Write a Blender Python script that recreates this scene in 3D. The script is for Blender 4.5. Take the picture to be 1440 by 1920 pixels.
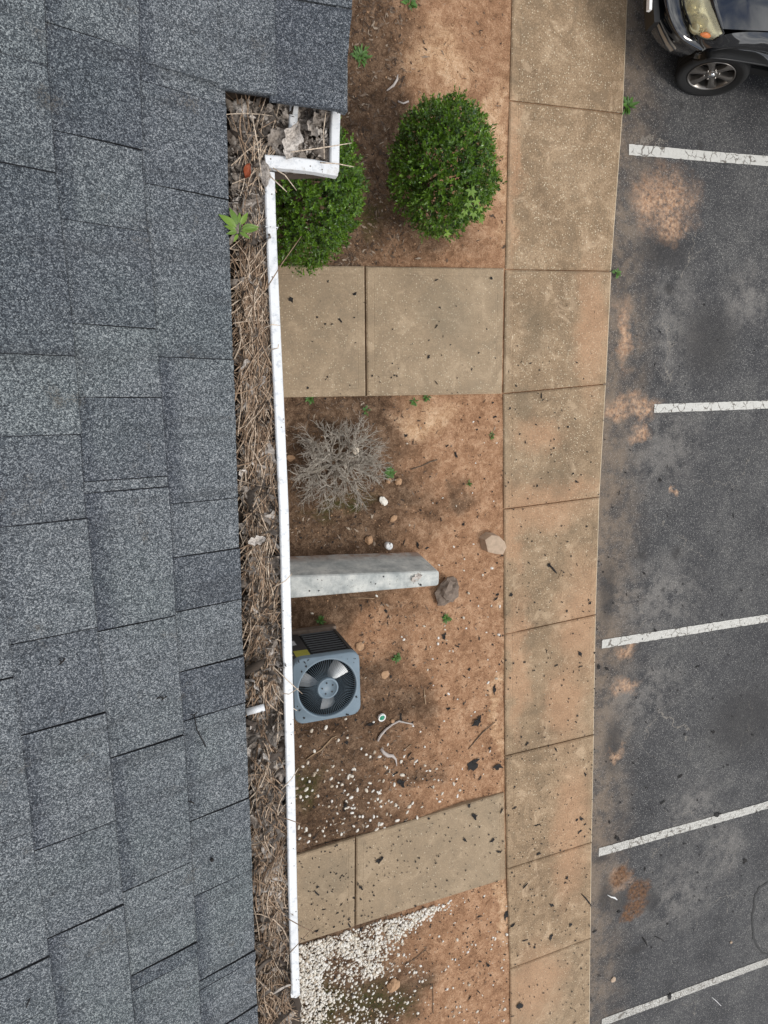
import bpy, math, random
import numpy as np
from mathutils import Vector, Matrix, noise as mnoise

random.seed(7)
rng = np.random.default_rng(7)
for o in list(bpy.data.objects):
    bpy.data.objects.remove(o)
S = bpy.context.scene
COL = S.collection
R = math.radians

# ------------------------------------------------------------------ camera
# metres: X away from the building, Y along its eave, Z up; the walks are at z = 0
CAM_H, FPX = 6.08, 1200.0
MR = np.array([[0.9420501308134542, 0.016675485808147848, -0.3350574267307262],
               [-0.06673870001657359, 0.9881160142012817, -0.13846547728249903],
               [0.3287666299283604, 0.15280271807803258, 0.931967720682167]])
cam = bpy.data.cameras.new('camera')
cam.sensor_fit = 'VERTICAL'
cam.sensor_height = 24.0
cam.lens = 24.0 * FPX / 1920.0
cam.clip_start = 0.05
cam.clip_end = 1500
camo = bpy.data.objects.new('camera', cam)
COL.objects.link(camo)
f = np.array([1, -1, -1])
rt, dn, fw = MR[0] * f, MR[1] * f, MR[2] * f
camo.matrix_world = Matrix(((rt[0], -dn[0], -fw[0], 0), (rt[1], -dn[1], -fw[1], 0), (rt[2], -dn[2], -fw[2], CAM_H), (0, 0, 0, 1)))
S.camera = camo

# ------------------------------------------------------------------ light
SUN_DIR = Vector((0.42, -0.38, 0.9)).normalized()
world = bpy.data.worlds.new('World')
S.world = world
world.use_nodes = True
wn = world.node_tree.nodes
wl = world.node_tree.links
bg = wn['Background']
bg.inputs['Strength'].default_value = 0.108
sky = wn.new('ShaderNodeTexSky')
sky.sky_type = 'NISHITA'
sky.sun_disc = False
sky.sun_elevation = math.asin(SUN_DIR.z)
sky.sun_rotation = math.atan2(SUN_DIR.x, SUN_DIR.y)
tc = wn.new('ShaderNodeTexCoord')
cn = wn.new('ShaderNodeTexNoise')
cn.inputs['Scale'].default_value = 3.6
cn.inputs['Detail'].default_value = 7
cn.inputs['Roughness'].default_value = 0.58
wl.new(tc.outputs['Generated'], cn.inputs['Vector'])
cr = wn.new('ShaderNodeValToRGB')
cr.color_ramp.elements[0].position = 0.36
cr.color_ramp.elements[1].position = 0.50
wl.new(cn.outputs['Fac'], cr.inputs['Fac'])
cc = wn.new('ShaderNodeValToRGB')
cc.color_ramp.elements[0].position = 0.45
cc.color_ramp.elements[0].color = (6.2, 6.5, 7.0, 1)
cc.color_ramp.elements[1].position = 0.68
cc.color_ramp.elements[1].color = (16, 16, 15.8, 1)
wl.new(cn.outputs['Fac'], cc.inputs['Fac'])
mx = wn.new('ShaderNodeMix')
mx.data_type = 'RGBA'
wl.new(cr.outputs['Color'], mx.inputs['Factor'])
wl.new(sky.outputs['Color'], mx.inputs['A'])
wl.new(cc.outputs['Color'], mx.inputs['B'])
wl.new(mx.outputs['Result'], bg.inputs['Color'])
sl = bpy.data.lights.new('sun', 'SUN')
sl.energy = 1.5
sl.angle = R(16)
sl.color = (1.0, 0.95, 0.88)
so = bpy.data.objects.new('sun', sl)
so.rotation_euler = SUN_DIR.to_track_quat('Z', 'Y').to_euler()
so.location = (0, 0, 30)
COL.objects.link(so)
S.view_settings.view_transform = 'Standard'
S.view_settings.look = 'None'
S.view_settings.exposure = 0.10
S.view_settings.gamma = 1.0
S.view_settings.use_curve_mapping = False

# ------------------------------------------------------------------ helpers
def ray(px, py):
    d = MR.T @ np.array([(px - 720) / FPX, (py - 960) / FPX, 1.0])
    return d * f

def G(px, py, z=0.0):
    """measured point of the photograph, on the level z"""
    d = ray(px, py)
    t = (z - CAM_H) / d[2]
    return Vector((d[0] * t, d[1] * t, z))

PITCH = 0.3523
RD = 1.21
RN = np.array([math.sin(PITCH), 0, math.cos(PITCH)])
def RP(px, py):
    """same, on the roof plane: (distance down the slope, y)"""
    d = ray(px, py)
    q = d * (-RD / (d @ RN))
    return q[0] * math.cos(PITCH) - q[2] * math.sin(PITCH), q[1]

def roofpt(s, y, lift=0.0):
    n = RD - lift
    return Vector((s * math.cos(PITCH) - n * math.sin(PITCH), y, CAM_H - s * math.sin(PITCH) - n * math.cos(PITCH)))

class MB:
    def __init__(self):
        self.v, self.f, self.m, self.t, self.sm = [], [], [], [], []
    def add(self, verts, faces, mi=0, tone=0.5, smooth=False):
        o = len(self.v)
        self.v += [tuple(p) for p in verts]
        for fc in faces:
            self.f.append(tuple(o + i for i in fc))
            self.m.append(mi)
            self.sm.append(smooth)
        self.t += [tone] * len(verts)
        return self
    def box(self, c, h, rot=None, mi=0, tone=0.5):
        P = []
        for sx, sy, sz in ((-1,-1,-1),(1,-1,-1),(1,1,-1),(-1,1,-1),(-1,-1,1),(1,-1,1),(1,1,1),(-1,1,1)):
            q = Vector((sx*h[0], sy*h[1], sz*h[2]))
            if rot is not None:
                q = rot @ q
            P.append(Vector(c) + q)
        return self.add(P, [(3,2,1,0),(4,5,6,7),(0,1,5,4),(1,2,6,5),(2,3,7,6),(3,0,4,7)], mi, tone)
    def tube(self, pts, rad, n=5, mi=0, tone=0.5, cap=True, smooth=True):
        pts = [Vector(p) for p in pts]
        if not hasattr(rad, '__len__'):
            rad = [rad] * len(pts)
        V, F = [], []
        for i, p in enumerate(pts):
            d = (pts[min(i+1, len(pts)-1)] - pts[max(i-1, 0)])
            if d.length < 1e-9:
                d = Vector((0, 0, 1))
            d.normalize()
            a = d.cross(Vector((0, 0, 1)) if abs(d.z) < 0.9 else Vector((1, 0, 0))).normalized()
            b = d.cross(a)
            for k in range(n):
                an = 2*math.pi*k/n
                V.append(p + (a*math.cos(an) + b*math.sin(an))*rad[i])
        for i in range(len(pts)-1):
            for k in range(n):
                F.append((i*n+k, i*n+(k+1) % n, (i+1)*n+(k+1) % n, (i+1)*n+k))
        if cap:
            F.append(tuple(range(n-1, -1, -1)))
            F.append(tuple((len(pts)-1)*n+k for k in range(n)))
        return self.add(V, F, mi, tone, smooth)
    def lathe(self, c, prof, n=24, mi=0, axis='Z', smooth=True, rot=None, tone=0.5):
        V, F = [], []
        for (r, z) in prof:
            for k in range(n):
                a = 2*math.pi*k/n
                q = Vector((r*math.cos(a), r*math.sin(a), z))
                if axis == 'Y':
                    q = Vector((q.x, -q.z, q.y))
                if rot is not None:
                    q = rot @ q
                V.append(Vector(c) + q)
        for i in range(len(prof)-1):
            for k in range(n):
                F.append((i*n+k, i*n+(k+1) % n, (i+1)*n+(k+1) % n, (i+1)*n+k))
        return self.add(V, F, mi, tone, smooth)
    def grid(self, rows, mi=0, smooth=True, tone=0.5, flip=False):
        n = len(rows[0])
        V = [p for r in rows for p in r]
        F = []
        for i in range(len(rows)-1):
            for j in range(n-1):
                q = (i*n+j, i*n+j+1, (i+1)*n+j+1, (i+1)*n+j)
                F.append(q[::-1] if flip else q)
        return self.add(V, F, mi, tone, smooth)
    def mesh(self, name, mats):
        me = bpy.data.meshes.new(name)
        me.from_pydata(self.v, [], self.f)
        for m in (mats if isinstance(mats, (list, tuple)) else [mats]):
            me.materials.append(m)
        me.polygons.foreach_set('material_index', self.m)
        me.polygons.foreach_set('use_smooth', self.sm)
        a = me.attributes.new('tint', 'FLOAT', 'POINT')
        a.data.foreach_set('value', np.array(self.t, dtype=np.float32))
        me.update()
        return me
    def build(self, name, mats, parent=None, loc=None):
        return link(name, self.mesh(name, mats), parent, loc)

def link(name, me, parent=None, loc=None, rot=None, sc=None):
    o = bpy.data.objects.new(name, me)
    COL.objects.link(o)
    if parent is not None:
        o.parent = parent
    if loc is not None:
        o.location = loc
    if rot is not None:
        o.rotation_euler = rot
    if sc is not None:
        o.scale = sc
    return o

def tag(o, label, cat, group=None):
    o['label'] = label
    o['category'] = cat
    if group:
        o['group'] = group
    return o

def struct(o):
    o['kind'] = 'structure'
    return o

def stuff(o):
    o['kind'] = 'stuff'
    return o

def thing(name, label, cat, loc=(0, 0, 0), group=None):
    return tag(link(name, None, None, loc), label, cat, group)

# ------------------------------------------------------------------ materials
class NT:
    def __init__(self, name):
        self.mat = bpy.data.materials.new(name)
        self.mat.use_nodes = True
        self.t = self.mat.node_tree
        self.b = self.t.nodes['Principled BSDF']
        self.pos = self.n('ShaderNodeNewGeometry').outputs['Position']
    def n(self, ty, **kw):
        x = self.t.nodes.new(ty)
        for k, v in kw.items():
            setattr(x, k, v)
        return x
    def put(self, sock, v):
        if isinstance(v, bpy.types.NodeSocket):
            self.t.links.new(v, sock)
        elif isinstance(v, (tuple, list)) and len(v) == 3 and sock.type == 'RGBA':
            sock.default_value = (*v, 1)
        else:
            sock.default_value = v
    def math(self, op, a, b=0.0, clamp=False):
        x = self.n('ShaderNodeMath', operation=op, use_clamp=clamp)
        self.put(x.inputs[0], a)
        self.put(x.inputs[1], b)
        return x.outputs[0]
    def vm(self, op, a, b=(0, 0, 0)):
        x = self.n('ShaderNodeVectorMath', operation=op)
        self.put(x.inputs[0], a)
        self.put(x.inputs[1], b)
        return x.outputs['Value'] if op in ('LENGTH', 'DISTANCE') else x.outputs['Vector']
    def mix(self, fac, a, b, mode='MIX'):
        x = self.n('ShaderNodeMix', data_type='RGBA', blend_type=mode)
        self.put(x.inputs['Factor'], fac)
        self.put(x.inputs['A'], a)
        self.put(x.inputs['B'], b)
        return x.outputs['Result']
    def noise(self, sc, det=3, ro=0.55, vec=None, out='Fac', dist=0.0):
        x = self.n('ShaderNodeTexNoise')
        self.put(x.inputs['Vector'], vec if vec is not None else self.pos)
        x.inputs['Scale'].default_value = sc
        x.inputs['Detail'].default_value = det
        x.inputs['Roughness'].default_value = ro
        x.inputs['Distortion'].default_value = dist
        return x.outputs[out]
    def vor(self, sc, feature='F1', out='Distance', vec=None):
        x = self.n('ShaderNodeTexVoronoi', feature=feature)
        self.put(x.inputs['Vector'], vec if vec is not None else self.pos)
        x.inputs['Scale'].default_value = sc
        return x.outputs[out]
    def ramp(self, fac, stops):
        x = self.n('ShaderNodeValToRGB')
        self.put(x.inputs['Fac'], fac)
        e = x.color_ramp.elements
        while len(e) < len(stops):
            e.new(0.5)
        for i, (p, c) in enumerate(stops):
            e[i].position = p
            e[i].color = (*c, 1) if isinstance(c, (tuple, list)) else (c, c, c, 1)
        return x.outputs['Color']
    def mr(self, v, a, b, c=0.0, d=1.0, smooth=True):
        x = self.n('ShaderNodeMapRange')
        if smooth:
            x.interpolation_type = 'SMOOTHSTEP'
        self.put(x.inputs['Value'], v)
        for k, q in zip(('From Min', 'From Max', 'To Min', 'To Max'), (a, b, c, d)):
            self.put(x.inputs[k], q)
        return x.outputs['Result']
    def red(self, col):
        x = self.n('ShaderNodeSeparateColor')
        self.put(x.inputs[0], col)
        return x.outputs[0]
    def xyz(self, vec=None):
        x = self.n('ShaderNodeSeparateXYZ')
        self.put(x.inputs[0], vec if vec is not None else self.pos)
        return x.outputs
    def objattr(self, name):
        return self.n('ShaderNodeAttribute', attribute_type='OBJECT', attribute_name=name).outputs['Fac']
    def tint(self):
        return self.n('ShaderNodeAttribute', attribute_name='tint').outputs['Fac']
    def warp(self, sc, amt, det=3):
        nz = self.noise(sc, det, 0.6, out='Color')
        return self.vm('ADD', self.pos, self.vm('MULTIPLY', self.vm('SUBTRACT', nz, (0.5, 0.5, 0.5)), (amt, amt, 0)))
    def blobs(self, vec, L, soft=0.5):
        acc = None
        for (c, rx, ry) in L:
            d = self.vm('LENGTH', self.vm('MULTIPLY', self.vm('SUBTRACT', vec, (c[0], c[1], 0)), (1/rx, 1/ry, 0)))
            m = self.mr(d, 1.0 + soft*0.5, 1.0 - soft, 0, 1)
            acc = m if acc is None else self.math('MAXIMUM', acc, m)
        return acc
    def bump(self, h, st=0.3, dist=0.01):
        x = self.n('ShaderNodeBump')
        x.inputs['Strength'].default_value = st
        x.inputs['Distance'].default_value = dist
        self.put(x.inputs['Height'], h)
        self.t.links.new(x.outputs['Normal'], self.b.inputs['Normal'])
    def out(self, col=None, rough=None, metal=None, spec=None):
        if col is not None:
            self.put(self.b.inputs['Base Color'], col)
        if rough is not None:
            self.put(self.b.inputs['Roughness'], rough)
        if metal is not None:
            self.put(self.b.inputs['Metallic'], metal)
        if spec is not None:
            self.put(self.b.inputs['Specular IOR Level'], spec)
        return self.mat

def plain(name, col, rough=0.6, var=0.15, sc=30, metal=0.0, spec=0.5):
    m = NT(name)
    nz = m.noise(sc, 4)
    c = m.mix(nz, tuple(x*(1-var) for x in col), tuple(min(1, x*(1+var)) for x in col))
    return m.out(c, rough, metal, spec)

def mat_shingle():
    m = NT('shingle_granules')
    cell = m.red(m.vor(760, out='Color'))
    cell2 = m.red(m.vor(380, out='Color', vec=m.vm('ADD', m.pos, (3.1, 1.7, 0.4))))
    sp = m.math('ADD', m.math('MULTIPLY', cell, 0.66), m.math('MULTIPLY', cell2, 0.34))
    base = m.ramp(sp, [(0.18, (0.030, 0.034, 0.039)), (0.44, (0.081, 0.092, 0.103)), (0.62, (0.142, 0.157, 0.170)), (0.86, (0.36, 0.375, 0.385))])
    dark = m.ramp(sp, [(0.18, (0.017, 0.020, 0.026)), (0.46, (0.041, 0.047, 0.060)), (0.64, (0.072, 0.083, 0.102)), (0.88, (0.24, 0.252, 0.275))])
    tone = m.objattr('tone')
    big = m.noise(5.5, 4, 0.6)
    fac = m.math('ADD', m.math('MULTIPLY', m.math('SUBTRACT', 0.74, tone), 1.5), m.math('MULTIPLY', m.math('SUBTRACT', big, 0.5), 0.9), True)
    # printed shadow band along the upper edge of a tab
    band = m.n('ShaderNodeAttribute', attribute_name='tint').outputs['Fac']
    bw = m.mr(m.math('ADD', band, m.math('MULTIPLY', m.math('SUBTRACT', m.noise(45, 2), 0.5), 0.3)), 0.45, 0.85)
    fac = m.math('MAXIMUM', fac, m.math('MULTIPLY', bw, m.objattr('band')))
    c = m.mix(fac, base, dark)
    # greenish algae cast and brown dust, in patches
    c = m.mix(m.mr(m.noise(2.3, 4), 0.44, 0.62, 0, 0.6), c, (0.92, 0.97, 0.93), 'MULTIPLY')
    c = m.mix(m.math('MULTIPLY', m.mr(m.noise(11, 5, 0.65), 0.60, 0.72), m.mr(cell2, 0.35, 0.6, 0, 0.6)), c, (0.095, 0.082, 0.066))
    st = m.noise(1.0, 5, 0.65, vec=m.vm('MULTIPLY', m.pos, (2.5, 22, 2.5)))
    c = m.mix(m.mr(st, 0.50, 0.70, 0, 0.32), c, (0.030, 0.031, 0.034))
    # near-black line along the lower edges and cut ends of the tabs
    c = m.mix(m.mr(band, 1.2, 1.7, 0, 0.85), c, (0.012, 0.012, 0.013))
    m.bump(cell, 0.6, 0.0015)
    return m.out(c, 0.93, spec=0.25)

def mat_concrete(name, border=False):
    m = NT(name)
    x, y, z = m.xyz()
    big = m.noise(1.1, 5, 0.6)
    mid = m.noise(7, 5, 0.65)
    c = m.ramp(m.math('ADD', m.math('MULTIPLY', big, 0.55), m.math('MULTIPLY', mid, 0.45)),
               [(0.36, (0.235, 0.158, 0.095)), (0.50, (0.40, 0.278, 0.170)), (0.64, (0.56, 0.405, 0.262))])
    fine = m.noise(150, 3, 0.7)
    c = m.mix(m.mr(fine, 0.3, 0.7, 0.55, 0.0), c, (0.11, 0.08, 0.05))
    gr = m.noise(64, 4, 0.75)
    c = m.mix(m.mr(gr, 0.34, 0.52, 0.62, 0.0), c, (0.16, 0.112, 0.066))
    c = m.mix(m.mr(gr, 0.52, 0.70, 0.0, 0.55), c, (0.66, 0.50, 0.335))
    mo = m.noise(3.6, 7, 0.72, dist=0.8)
    c = m.mix(m.mr(mo, 0.50, 0.36, 0.0, 0.55), c, (0.20, 0.145, 0.092))
    c = m.mix(m.mr(mo, 0.53, 0.66, 0.0, 0.45), c, (0.64, 0.48, 0.325))
    sv = m.objattr('tone')
    c = m.mix(m.mr(sv, 0.0, 1.0, 0.25, 0.0, False), c, (0.24, 0.19, 0.13))
    # exposed pale aggregate where the paste has worn off
    v = m.vor(46)
    vc = m.red(m.vor(46, out='Color'))
    den = m.math('MULTIPLY', m.mr(m.noise(2.4, 3), 0.3, 0.62, 0.14, 0.62), m.mr(y, -3.0, 0.6, 0.30, 1.0))
    if border:
        den = m.math('MULTIPLY', den, 0.35)
    ag = m.math('MULTIPLY', m.mr(v, 0.34, 0.20), m.math('LESS_THAN', vc, den))
    c = m.mix(m.math('MULTIPLY', ag, m.mr(m.noise(35, 2), 0.3, 0.65, 0.15, 0.9)), c, (0.74, 0.64, 0.47))
    # black specks of lichen
    v2 = m.vor(85, vec=m.vm('ADD', m.pos, (0.37, 2.2, 0)))
    vc2 = m.red(m.vor(85, out='Color', vec=m.vm('ADD', m.pos, (0.37, 2.2, 0))))
    c = m.mix(m.math('MULTIPLY', m.mr(v2, 0.28, 0.16, 0, 0.7), m.math('LESS_THAN', vc2, 0.10)), c, (0.035, 0.03, 0.024))
    w = m.warp(3.2, 0.55, 5)
    # clay washed over the slabs, and damp grey patches
    clay = m.blobs(w, [(G(1010, 945), 0.75, 0.30), (G(1060, 920), 0.5, 0.18), (G(1010, 810), 0.35, 0.22), (G(965, 1000), 0.14, 0.5),
                       (G(960, 330), 0.10, 1.0), (G(1090, 1160), 0.35, 0.8), (G(1110, 620), 0.22, 0.8), (G(1070, 1560), 0.3, 1.0), (G(1000, 1850), 0.5, 0.6), (G(1060, 1320), 0.3, 0.6), (G(970, 1250), 0.15, 0.9)], 0.7)
    c = m.mix(m.math('MULTIPLY', clay, m.mr(gr, 0.3, 0.6, 0.12, 0.55)), c, (0.52, 0.295, 0.170))
    damp = m.blobs(w, [(G(840, 590), 0.34, 0.26), (G(1000, 620), 0.20, 0.32), (G(985, 760), 0.16, 0.22), (G(1040, 900), 0.3, 0.2), (G(620, 1640), 0.45, 0.3)], 0.8)
    c = m.mix(m.math('MULTIPLY', damp, 0.42), c, (0.13, 0.105, 0.07))
    # greyer, lighter towards the slabs by the building
    lx = m.mr(x, 3.62, 3.48)
    c = m.mix(m.math('MULTIPLY', lx, 0.35), c, (0.40, 0.33, 0.235))
    if border:
        c = m.mix(0.03, c, (0.60, 0.46, 0.30))
    m.bump(m.math('ADD', fine, ag), 0.35, 0.004)
    return m.out(c, 0.9, spec=0.3)

def mat_soil():
    m = NT('red_clay_soil')
    x, y, z = m.xyz()
    w = m.warp(2.2, 0.9, 5)
    wx, wy, wz = m.xyz(w)
    n1 = m.noise(3.0, 6, 0.65)
    n2 = m.noise(22, 5, 0.7)
    n3 = m.noise(120, 3, 0.7)
    n4 = m.noise(60, 4, 0.75)
    nn = m.math('ADD', m.math('ADD', m.math('MULTIPLY', n1, 0.22), m.math('MULTIPLY', n4, 0.30)), m.math('ADD', m.math('MULTIPLY', n2, 0.26), m.math('MULTIPLY', n3, 0.22)))
    n5 = m.noise(9, 6, 0.72, dist=0.6)
    nn = m.math('ADD', nn, m.math('MULTIPLY', m.math('SUBTRACT', n5, 0.5), 0.55))
    brown = m.ramp(nn, [(0.36, (0.045, 0.026, 0.015)), (0.5, (0.135, 0.082, 0.050)), (0.64, (0.30, 0.20, 0.13))])
    clay = m.ramp(nn, [(0.30, (0.165, 0.084, 0.046)), (0.5, (0.44, 0.245, 0.138)), (0.68, (0.72, 0.47, 0.30))])
    sand = m.ramp(nn, [(0.38, (0.38, 0.21, 0.11)), (0.5, (0.66, 0.42, 0.25)), (0.62, (0.85, 0.62, 0.41))])
    # bare clay in the open part, litter soil close to the wall, darkened as painted eave shade
    fx = m.mr(m.math('ADD', wx, m.math('MULTIPLY', m.math('SUBTRACT', n1, 0.5), 1.2)), 1.7, 2.9, 0.0, 0.92)
    patch = m.blobs(w, [(G(850, 100), 0.50, 0.55), (G(925, 260), 0.28, 0.9), (G(860, 790), 0.55, 0.30), (G(700, 1190), 0.55, 0.35), (G(860, 1440), 0.6, 0.3),
                        (G(880, 1770), 0.5, 0.9), (G(860, 1000), 0.35, 0.9), (G(905, 1350), 0.22, 1.2)], 0.9)
    fac = m.math('MAXIMUM', fx, m.math('MULTIPLY', patch, 0.95))
    litter = m.blobs(w, [(G(700, 130), 0.5, 0.8), (G(740, 250), 0.35, 0.8), (G(760, 440), 0.8, 0.22), (G(650, 985), 1.0, 0.45), (G(640, 830), 0.85, 0.7), (G(600, 1450), 0.35, 0.5), (G(770, 1850), 0.3, 0.35), (G(770, 1330), 0.4, 0.35), (G(800, 1450), 0.3, 0.2), (G(760, 940), 0.5, 0.25), (G(860, 930), 0.25, 0.2), (G(590, 1140), 0.4, 0.25)], 0.9)  # litter patches; the wide one beside the right bush is its shadow, painted darker
    fac = m.math('MULTIPLY', fac, m.math('SUBTRACT', 1.0, m.math('MULTIPLY', litter, 0.95)))
    c = m.mix(fac, brown, clay)
    c = m.mix(m.math('MULTIPLY', m.blobs(w, [(G(830, 110), 0.34, 0.32), (G(945, 300), 0.10, 0.9), (G(945, 1300), 0.07, 1.6), (G(800, 790), 0.3, 0.2), (G(945, 1700), 0.10, 0.7)], 0.8), 0.8), c, sand)
    moss = m.blobs(w, [(G(610, 1900), 0.34, 0.30), (G(690, 1885), 0.34, 0.28), (G(745, 1880), 0.3, 0.25), (G(700, 400), 0.22, 0.2), (G(640, 940), 0.4, 0.10), (G(575, 1470), 0.22, 0.25)], 0.8)
    c = m.mix(m.math('MULTIPLY', moss, m.mr(n2, 0.35, 0.6, 0.25, 0.92)), c, (0.050, 0.054, 0.012))
    # bits of bark and litter, crumbs of pale gravel
    v = m.vor(95)
    vc = m.red(m.vor(95, out='Color'))
    c = m.mix(m.math('MULTIPLY', m.mr(v, 0.36, 0.18), m.math('LESS_THAN', vc, 0.22)), c, (0.045, 0.026, 0.016))
    c = m.mix(m.math('MULTIPLY', m.mr(v, 0.30, 0.16, 0, 0.8), m.math('GREATER_THAN', vc, 0.92)), c, (0.50, 0.37, 0.24))
    m.bump(nn, 0.9, 0.03)
    return m.out(c, 0.95, spec=0.2)

def mat_asphalt():
    m = NT('asphalt')
    x, y, z = m.xyz()
    a = m.vor(115)
    ac = m.red(m.vor(115, out='Color'))
    big = m.noise(0.8, 6, 0.62)
    mid = m.noise(5, 6, 0.7)
    k = m.math('ADD', m.math('MULTIPLY', big, 0.38), m.math('MULTIPLY', m.math('ADD', m.math('MULTIPLY', mid, 0.5), m.math('MULTIPLY', m.noise(40, 4, 0.75), 0.5)), 0.62))
    c = m.ramp(k, [(0.38, (0.044, 0.044, 0.047)), (0.5, (0.092, 0.091, 0.093)), (0.58, (0.150, 0.147, 0.142)), (0.66, (0.22, 0.21, 0.195))])
    c = m.mix(m.mr(ac, 0.0, 0.8, 0.7, 0.0), c, (0.034, 0.034, 0.036))
    c = m.mix(m.math('MULTIPLY', m.math('GREATER_THAN', ac, 0.84), m.mr(a, 0.5, 0.2, 0, 0.95)), c, (0.56, 0.54, 0.50))
    w = m.warp(4.0, 0.55, 6)
    Z = -0.12
    w2 = m.warp(10.0, 0.13, 5)
    c = m.mix(m.mr(m.noise(75, 4, 0.8), 0.35, 0.62, 0.5, 0.0), c, (0.026, 0.026, 0.028))
    # tan dust washed down along the kerb
    kerb = m.mr(m.xyz(w)[0], 5.75, 4.9, 0.0, 0.62)
    c = m.mix(m.math('MULTIPLY', kerb, m.mr(mid, 0.36, 0.62, 0.25, 1.0)), c, (0.27, 0.20, 0.14))
    worn = m.blobs(w, [(G(1250, 840, Z), 0.55, 0.65), (G(1240, 1120, Z), 0.75, 0.55), (G(1210, 1300, Z), 0.6, 0.5), (G(1270, 600, Z), 0.4, 0.7),
                       (G(1300, 1520, Z), 0.42, 0.5), (G(1360, 1590, Z), 0.35, 0.5), (G(1260, 1680, Z), 0.7, 0.55), (G(1400, 560, Z), 0.4, 0.4)], 0.9)
    c = m.mix(m.math('MULTIPLY', worn, m.math('MULTIPLY', m.mr(mid, 0.34, 0.62, 0.0, 0.58), m.mr(m.noise(60, 4, 0.75), 0.3, 0.6, 0.2, 1.0))), c, (0.27, 0.25, 0.228))
    dk = m.blobs(w2, [(G(1255, 543, Z), 0.09, 0.07), (G(1205, 1040, Z), 0.10, 0.08), (G(1268, 1036, Z), 0.10, 0.10), (G(1222, 408, Z), 0.05, 0.05), (G(1233, 455, Z), 0.05, 0.05),
                     (G(1275, 425, Z), 0.04, 0.04), (G(1250, 470, Z), 0.4, 0.22), (G(1135, 1680, Z), 0.12, 0.28), (G(1195, 1780, Z), 0.16, 0.07), (G(1222, 1690, Z), 0.15, 0.22), (G(1165, 1690, Z), 0.2, 0.2),
                     (G(1140, 1110, Z), 0.14, 0.45), (G(1400, 1350, Z), 0.8, 0.6), (G(1330, 640, Z), 0.5, 0.5), (G(1130, 1610, Z), 0.16, 0.06), (G(1313, 272, Z), 0.05, 0.05), (G(1213, 198, Z), 0.04, 0.04),
                     (G(1278, 200, Z), 0.04, 0.04), (G(1150, 1400, Z), 0.15, 0.4), (G(1242, 1105, Z), 0.04, 0.04)], 0.7)
    c = m.mix(m.math('MULTIPLY', dk, 0.66), c, (0.036, 0.034, 0.034))
    cl = m.blobs(w, [(G(1252, 378, Z), 0.42, 0.34), (G(1222, 378, Z), 0.24, 0.30), (G(1262, 420, Z), 0.22, 0.2), (G(1205, 762, Z), 0.22, 0.14), (G(1160, 768, Z), 0.16, 0.13), (G(1172, 630, Z), 0.11, 0.36), (G(1200, 808, Z), 0.13, 0.10),
                     (G(1172, 1222, Z), 0.14, 0.12), (G(1172, 1287, Z), 0.17, 0.12), (G(1152, 1412, Z), 0.10, 0.10), 
                     (G(1160, 1645, Z), 0.16, 0.17), (G(1265, 915, Z), 0.04, 0.06)], 0.9)
    clf = m.math('MULTIPLY', cl, m.mr(m.noise(22, 7, 0.75), 0.30, 0.62, 0.05, 1.0))
    c = m.mix(clf, c, m.ramp(m.noise(30, 4), [(0.35, (0.34, 0.195, 0.112)), (0.65, (0.60, 0.40, 0.265))]))
    rust = m.blobs(m.warp(6.0, 0.30, 6), [(G(1163, 1643, Z), 0.20, 0.13), (G(1195, 1670, Z), 0.20, 0.18), (G(1192, 1700, Z), 0.19, 0.17), (G(1180, 1718, Z), 0.14, 0.10)], 0.5)
    c = m.mix(m.math('MULTIPLY', rust, m.mr(m.noise(17, 6, 0.75), 0.30, 0.56, 0.25, 0.95)), c, m.ramp(m.noise(26, 5), [(0.35, (0.055, 0.026, 0.012)), (0.65, (0.19, 0.095, 0.045))]))
    # hairline cracks
    e = m.vor(0.85, 'DISTANCE_TO_EDGE', vec=m.warp(5, 0.5, 4))
    ck = m.math('MULTIPLY', m.mr(e, 0.005, 0.0015), m.mr(m.noise(0.9, 2), 0.56, 0.62))
    c = m.mix(m.math('MULTIPLY', ck, 0.6), c, (0.30, 0.27, 0.23))
    m.bump(m.math('ADD', a, m.math('MULTIPLY', mid, 0.6)), 0.55, 0.006)
    return m.out(c, 0.88, spec=0.35)

def mat_paint():
    m = NT('worn_white_paint')
    c = m.mix(m.noise(18, 5, 0.7), (0.52, 0.51, 0.47), (0.72, 0.71, 0.67))
    e = m.vor(9.5, 'DISTANCE_TO_EDGE', vec=m.warp(14, 0.10, 4))
    ck = m.math('MULTIPLY', m.mr(e, 0.055, 0.02), m.mr(m.noise(6, 3), 0.40, 0.52))
    ch = m.mr(m.noise(55, 5, 0.75), 0.63, 0.67)
    rub = m.math('MULTIPLY', m.objattr('wear'), m.mr(m.noise(85, 4, 0.7), 0.42, 0.58))
    c = m.mix(m.math('MAXIMUM', m.math('MAXIMUM', ck, ch), rub), c, (0.16, 0.145, 0.125))
    m.bump(e, 0.2, 0.004)
    return m.out(c, 0.8)

def mat_leafy(name, a, b, rough=0.4, spec=0.5, trans=0.0):
    m = NT(name)
    c = m.mix(m.tint(), a, b)
    c = m.mix(m.math('MULTIPLY', m.noise(40, 3), 0.35), c, tuple(x*0.6 for x in a))
    if trans:
        m.b.inputs['Subsurface Weight'].default_value = 0.0
        m.b.inputs['Transmission Weight'].default_value = 0.0
    return m.out(c, rough, spec=spec)

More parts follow.
